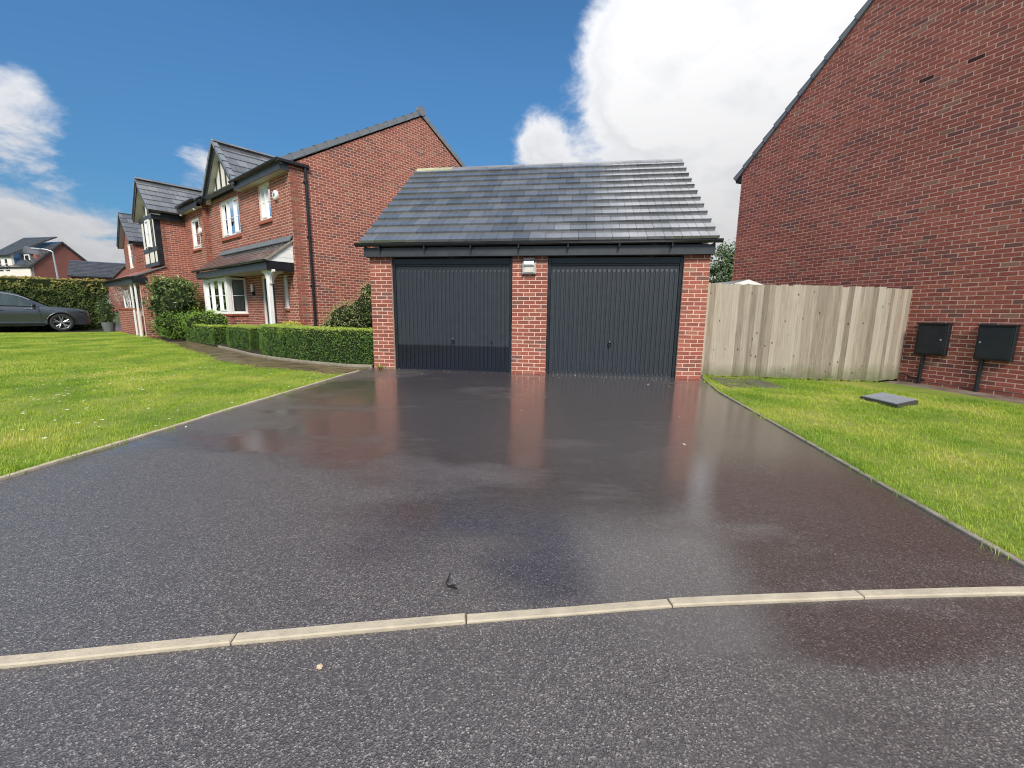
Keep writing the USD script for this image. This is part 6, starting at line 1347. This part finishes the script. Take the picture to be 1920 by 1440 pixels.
# ================================================================== FAR HOUSES, LAMP, ODDMENTS
def far_houses():
    a, b = np.array([.248, .969]), np.array([-.969, .248]); C = np.array([-80.4, 72.0]); zb = float(gz(*C)) - .5
    FFa = Frame(C, b, -a); FGa = Frame(C, a, -b)
    t = thing('far_house', 'large distant house with white rendered front and broad red brick gable beyond the conifer hedge', 'house')
    part('front_wall', 'cream_render', t, FFa, (0, 4.4, zb, 8.1, -.3, 0), (4.4, 8.6, zb, 10.1, -.3, .02))
    part('upper_wall', 'far_brick', t, FFa, (.6, 4.39, 8.1, 10.2, -1.6, -1.3))
    pg = Polygon([(0, zb), (9.4, zb), (9.4, 8.2), (4.6, 12.5), (0, 8.2)]); extrude_uh(MB_ := MB(), FGa, pg, -.3, 0).build('gable_wall', 'far_brick', t)
    def slope(P, Q, R_, S_, th=.16, nm='roof', m='roof_far', par=t):
        P, Q, R_, S_ = map(np.array, (P, Q, R_, S_)); n = np.cross(Q - P, S_ - P); n = n / np.linalg.norm(n); n = n if n[2] > 0 else -n; mb = MB(); hexa(mb, [P - n * th, Q - n * th, R_ - n * th, S_ - n * th, P, Q, R_, S_]); rp = mb.build(nm, m, par)
        # courses of tiles show as steps
        L = np.linalg.norm(S_ - P); rows = max(4, int(L / .34)); st = MB()
        for j in range(rows):
            a0, a1 = j / rows, (j + 1) / rows; p0, p1 = P + (S_ - P) * a0, P + (S_ - P) * a1; q0, q1 = Q + (R_ - Q) * a0, Q + (R_ - Q) * a1
            st.add([p0 + n * .07, q0 + n * .07, q1 + n * .005, p1 + n * .005, p0, q0], [[0, 1, 2, 3], [4, 5, 1, 0]], (.4 + .2 * (j % 3), .5, .5))
        st.build('tile_courses', 'tile_brown', rp, kind='stuff'); return rp
    gp = lambda A, B, h: v3(C + a * A + b * B, h)
    # wing roof with its gable to the right; long main roof; catslide over the front
    slope(gp(-.3, -.25, 7.95), gp(-.3, 9.5, 7.95), gp(4.6, 9.5, 12.75), gp(4.6, -.25, 12.75)); slope(gp(9.7, 9.5, 8.1), gp(9.7, -.25, 8.1), gp(4.6, -.25, 12.75), gp(4.6, 9.5, 12.75))
    slope(gp(-.5, 4.2, 9.9), gp(-.5, 9.0, 9.9), gp(4.6, 9.2, 13.7), gp(4.6, .9, 13.6))
    part('bargeboard', 'charcoal_trim', t, FGa, (-.3, -.05, 7.7, 8.0, .0, .1))
    for s, u0, u1, h0, h1 in ((1, -.3, 4.6, 7.9, 12.72), (2, 9.7, 4.6, 8.05, 12.72)):
        hexa(MB_ := MB(), FGa.pts([(u0, h0 - .3, .02), (u1, h1 - .35, .02), (u1, h1, .02), (u0, h0, .02), (u0, h0 - .3, .2), (u1, h1 - .35, .2), (u1, h1, .2), (u0, h0, .2)])); MB_.build('verge_board', 'charcoal_trim', t)
    for u, h0, h1, w in ((5.3, 7.6, 9.5, .75), (6.9, 7.6, 9.5, .75), (5.2, 3.6, 5.3, .8), (6.9, 3.6, 5.3, .8), (1.2, 3.6, 5.4, .8), (2.7, 3.6, 5.4, .8)):
        d0 = .021 if u > 4.4 else .001; w_ = part('window', 'white_paint', t, FFa, (u, u + w, h0, h1, d0, d0 + .06)); part('pane', 'dark_door', w_, FFa, (u + .1, u + w - .1, h0 + .1, h1 - .1, d0 + .061, d0 + .07)); part('glazing_bar', 'white_paint', w_, FFa, (u + .1, u + w - .1, (h0 + h1) / 2 - .04, (h0 + h1) / 2 + .04, d0 + .071, d0 + .08)); part('sill', 'charcoal_trim', w_, FFa, (u - .08, u + w + .08, h0 - .14, h0 - .001, d0, d0 + .12))
    dm = part('dormer', 'metal_grey', t, FFa, (1.6, 3.2, 8.6, 10.3, -3.4, -1.0)); part('dormer_window', 'white_paint', dm, FFa, (1.75, 3.05, 8.8, 10.2, -.999, -.95)); part('dormer_pane', 'dark_door', dm, FFa, (1.95, 2.85, 9.0, 10.0, -.949, -.94))
    pd = Polygon([(1.4, 10.25), (3.4, 10.25), (2.4, 11.5)]); extrude_uh(MB_ := MB(), FFa, pd, -4.2, -.85).build('dormer_roof', 'tile_brown', dm)
    # second, lower house of brick with two small gables
    t2 = thing('far_house', 'distant low brick house with grey roof and a small gable, right of the lamp post', 'house')
    C2 = np.array([-57.0, 55.5]); a2, b2 = unit(38), unit(128); F2 = Frame(C2, a2, -b2); z2 = float(gz(*C2)) - .5; g2 = lambda A, B, h: v3(C2 + a2 * A + b2 * B, h)
    part('front_wall', 'far_brick', t2, F2, (0, 13.5, z2, 5.45, -.3, 0)); FG2 = Frame(C2, b2, -a2); pg = Polygon([(0, z2), (6, z2), (6, 5.5), (3, 7.4), (0, 5.5)]); extrude_uh(MB_ := MB(), FG2, pg, -.3, 0).build('gable_wall', 'far_brick', t2)
    slope(g2(-.3, -.3, 5.35), g2(13.8, -.3, 5.35), g2(13.8, 3, 7.55), g2(-.3, 3, 7.55), par=t2); slope(g2(13.8, 6.3, 5.35), g2(-.3, 6.3, 5.35), g2(-.3, 3, 7.55), g2(13.8, 3, 7.55), par=t2)
    pg = Polygon([(4.2, 4.0), (6.4, 4.0), (6.4, 5.5), (5.3, 6.9), (4.2, 5.5)]); extrude_uh(MB_ := MB(), F2, pg, -2.5, .45).build('porch_gable', 'far_brick', t2)
    for s in (-1, 1): hexa(MB_ := MB(), F2.pts([(5.3, 6.85, -2.6), (5.3 + s * 1.35, 5.25, -2.6), (5.3 + s * 1.35, 5.42, -2.6), (5.3, 7.02, -2.6), (5.3, 6.85, .65), (5.3 + s * 1.35, 5.25, .65), (5.3 + s * 1.35, 5.42, .65), (5.3, 7.02, .65)])); MB_.build('gable_roof', 'roof_far', t2)
    for u in (.7, 4.75, 8.3): w_ = part('window', 'white_paint', t2, F2, (u, u + 1.1, 3.6, 5.0, .451 if 4 < u < 6 else .001, .5 if 4 < u < 6 else .06)); part('pane', 'dark_door', w_, F2, (u + .15, u + .95, 3.75, 4.85, .501 if 4 < u < 6 else .061, .51 if 4 < u < 6 else .07))
    t3 = thing('far_house', 'tiled roof of a further house rising behind the broad red gable', 'house'); C3 = np.array([-74.5, 86.0]); F3 = Frame(C3, unit(20), np.array([unit(20)[1], -unit(20)[0]])); part('wall', 'far_brick', t3, F3, (0, 17, 1, 11.5, -6, 0)); u3, n3 = unit(20), unit(110); g3 = lambda A, B, h: v3(C3 + u3 * A + n3 * B, h); slope(g3(-.4, -.4, 11.3), g3(17.4, -.4, 11.3), g3(16.0, 3.2, 13.6), g3(.5, 3.2, 14.2), par=t3)
    t4 = thing('far_house', 'red tiled roof of a distant house at the left edge beside the white house', 'house'); C4 = np.array([-84.5, 64.0]); F4 = Frame(C4, unit(30), np.array([unit(30)[1], -unit(30)[0]])); part('wall', 'cream_render', t4, F4, (-3, 2.2, 1, 6.2, -4, 0)); g4 = lambda A, B, h: v3(C4 + unit(30) * A + unit(120) * B, h); slope(g4(-3.4, -.4, 6.0), g4(2.6, -.4, 6.0), g4(2.6, 3, 8.6), g4(-3.4, 3, 8.6), nm='roof', m='red_tile', par=t4)
    # lamp post
    t5 = thing('street_lamp', 'pale grey street lamp with a short arm standing before the red gable', 'street lamp'); P = np.array([-47.6, 45.0]); z = float(gz(*P)); mb = MB(); tube(mb, [(*P, z), (*P, z + 3), (P[0] - .12, P[1], z + 6.35)], [.11, .085, .06], 10); mb.build('column', 'galv', t5); d = np.array([-.8, -.35]); mb = MB(); tube(mb, [(P[0] - .12, P[1], z + 6.3), (P[0] - .2 + d[0] * .5, P[1] + d[1] * .5, z + 6.5), (P[0] - .2 + d[0] * 1.2, P[1] + d[1] * 1.2, z + 6.52)], [.055, .05, .05], 8); mb.build('arm', 'galv', t5); fr = Frame(P + d * 1.5, d / np.linalg.norm(d), np.array([.4, -.9])); part('lantern', 'galv', t5, fr, (-.35, .35, z + 6.42, z + 6.58, -.14, .14), bev=.04)
far_houses()

def oddments():
    # slotted inspection cover standing proud of the right-hand grass
    t = thing('drain_cover', 'dark raised rectangular drain cover lying in the grass on the right', 'drain cover'); o = np.array([5.30, 6.0]); u, w = unit(-40), unit(50); c = [np.array([5.28, 5.62]), np.array([5.86, 5.93]), np.array([5.82, 6.50]), np.array([5.26, 6.22])]; c = [p for p in c]; cc = np.mean(c, 0); z = float(gz(*cc)) + .01
    mb = MB(); base = [(*p, z - .05) for p in c] + [(*p, z + .042) for p in c] + [(*(p * .965 + cc * .035), z + .048) for p in c]; mb.add(base, [[8, 9, 10, 11]] + [[q, (q + 1) % 4, 4 + (q + 1) % 4, 4 + q] for q in range(4)] + [[4 + q, 4 + (q + 1) % 4, 8 + (q + 1) % 4, 8 + q] for q in range(4)]); fr = mb.build('cover_frame', 'cover_iron', t)
    e1, e2 = (c[1] - c[0]), (c[3] - c[0])
    for k in range(13):
        a = (k + .5) / 13; p0, p1 = c[0] + e1 * a + e2 * .06, c[0] + e1 * a + e2 * .94; tube(MB_ := MB(), [(*p0, z + .052), (*p1, z + .052)], .012, 5); MB_.build('rib', 'galv', t)
    t = thing('twig', 'small black forked twig lying on the wet tarmac just above the pale edging strip', 'twig'); mb = MB(); b = np.array([-.29, 1.79, float(gz(-.29, 1.79)) + .006]); tube(mb, [b + [.0, .055, .03], b + [-.012, .01, .008], b, b + [.02, -.012, .006], b + [.045, -.035, .012]], [.003, .004, .005, .006, .004], 6); tube(mb, [b, b + [.03, -.004, .01], b + [.034, .0, .008]], [.004, .003, .002], 5); tube(mb, [b + [-.006, .02, .01], b + [.006, .034, .02]], [.003, .002], 5); mb.build('stick', 'twig', t)
    t = thing('pebble', 'single pale angular stone chip on the road below the edging strip', 'pebble'); m = tc.icosphere(1, .011); v = np.array(m.vertices) * [1.1, .85, .8]; r = np.random.default_rng(3); v += r.normal(0, .0016, v.shape); MB().add(v + [-.69, 1.335, float(gz(-.69, 1.335)) + .007], np.array(m.faces)).build('stone', 'pebble_stone', t)
    # fallen leaves and petals blown against the garage doors and onto the drive
    spots = [(-2.35, 8.50), (-1.9, 8.40), (-1.35, 8.33), (-1.2, 8.20), (-.6, 8.16), (-.45, 8.10), (.05, 8.05), (.95, 7.75), (2.5, 7.45), (2.35, 7.1), (2.62, 6.95), (1.7, 7.72), (-1.75, 8.0), (.52, 6.05), (.1, 5.2), (1.65, 3.95), (-2.75, 8.55), (.6, 7.93), (1.25, 7.9), (2.1, 7.76), (-.95, 8.05), (-3.48, 4.35), (2.0, 4.9), (-.2, 6.6)]
    r = np.random.default_rng(17)
    for k, (x, y) in enumerate(spots):
        x += r.normal(0, .03); y += r.normal(0, .03); s = r.uniform(.014, .026); a = r.uniform(0, 6.28); ca, sa = math.cos(a), math.sin(a); pts = np.array([(-1, 0, .004), (-.3, .5, .012), (.5, .42, .009), (1, 0, .004), (.45, -.45, .011), (-.35, -.48, .010)]) * [s, s * .8, 1]; P = np.c_[x + pts[:, 0] * ca - pts[:, 1] * sa, y + pts[:, 0] * sa + pts[:, 1] * ca, float(gz(x, y)) + pts[:, 2]]
        mb = MB(); mb.add(P, [[0, 1, 5], [1, 4, 5], [1, 2, 4], [2, 3, 4]]); p = mb.build('fallen_leaf', 'dry_leaf' if k % 3 else 'petal', None); tag(p, 'small fallen leaf lying on the wet tarmac drive', 'leaf', 'fallen leaves scattered on the wet drive')
oddments()
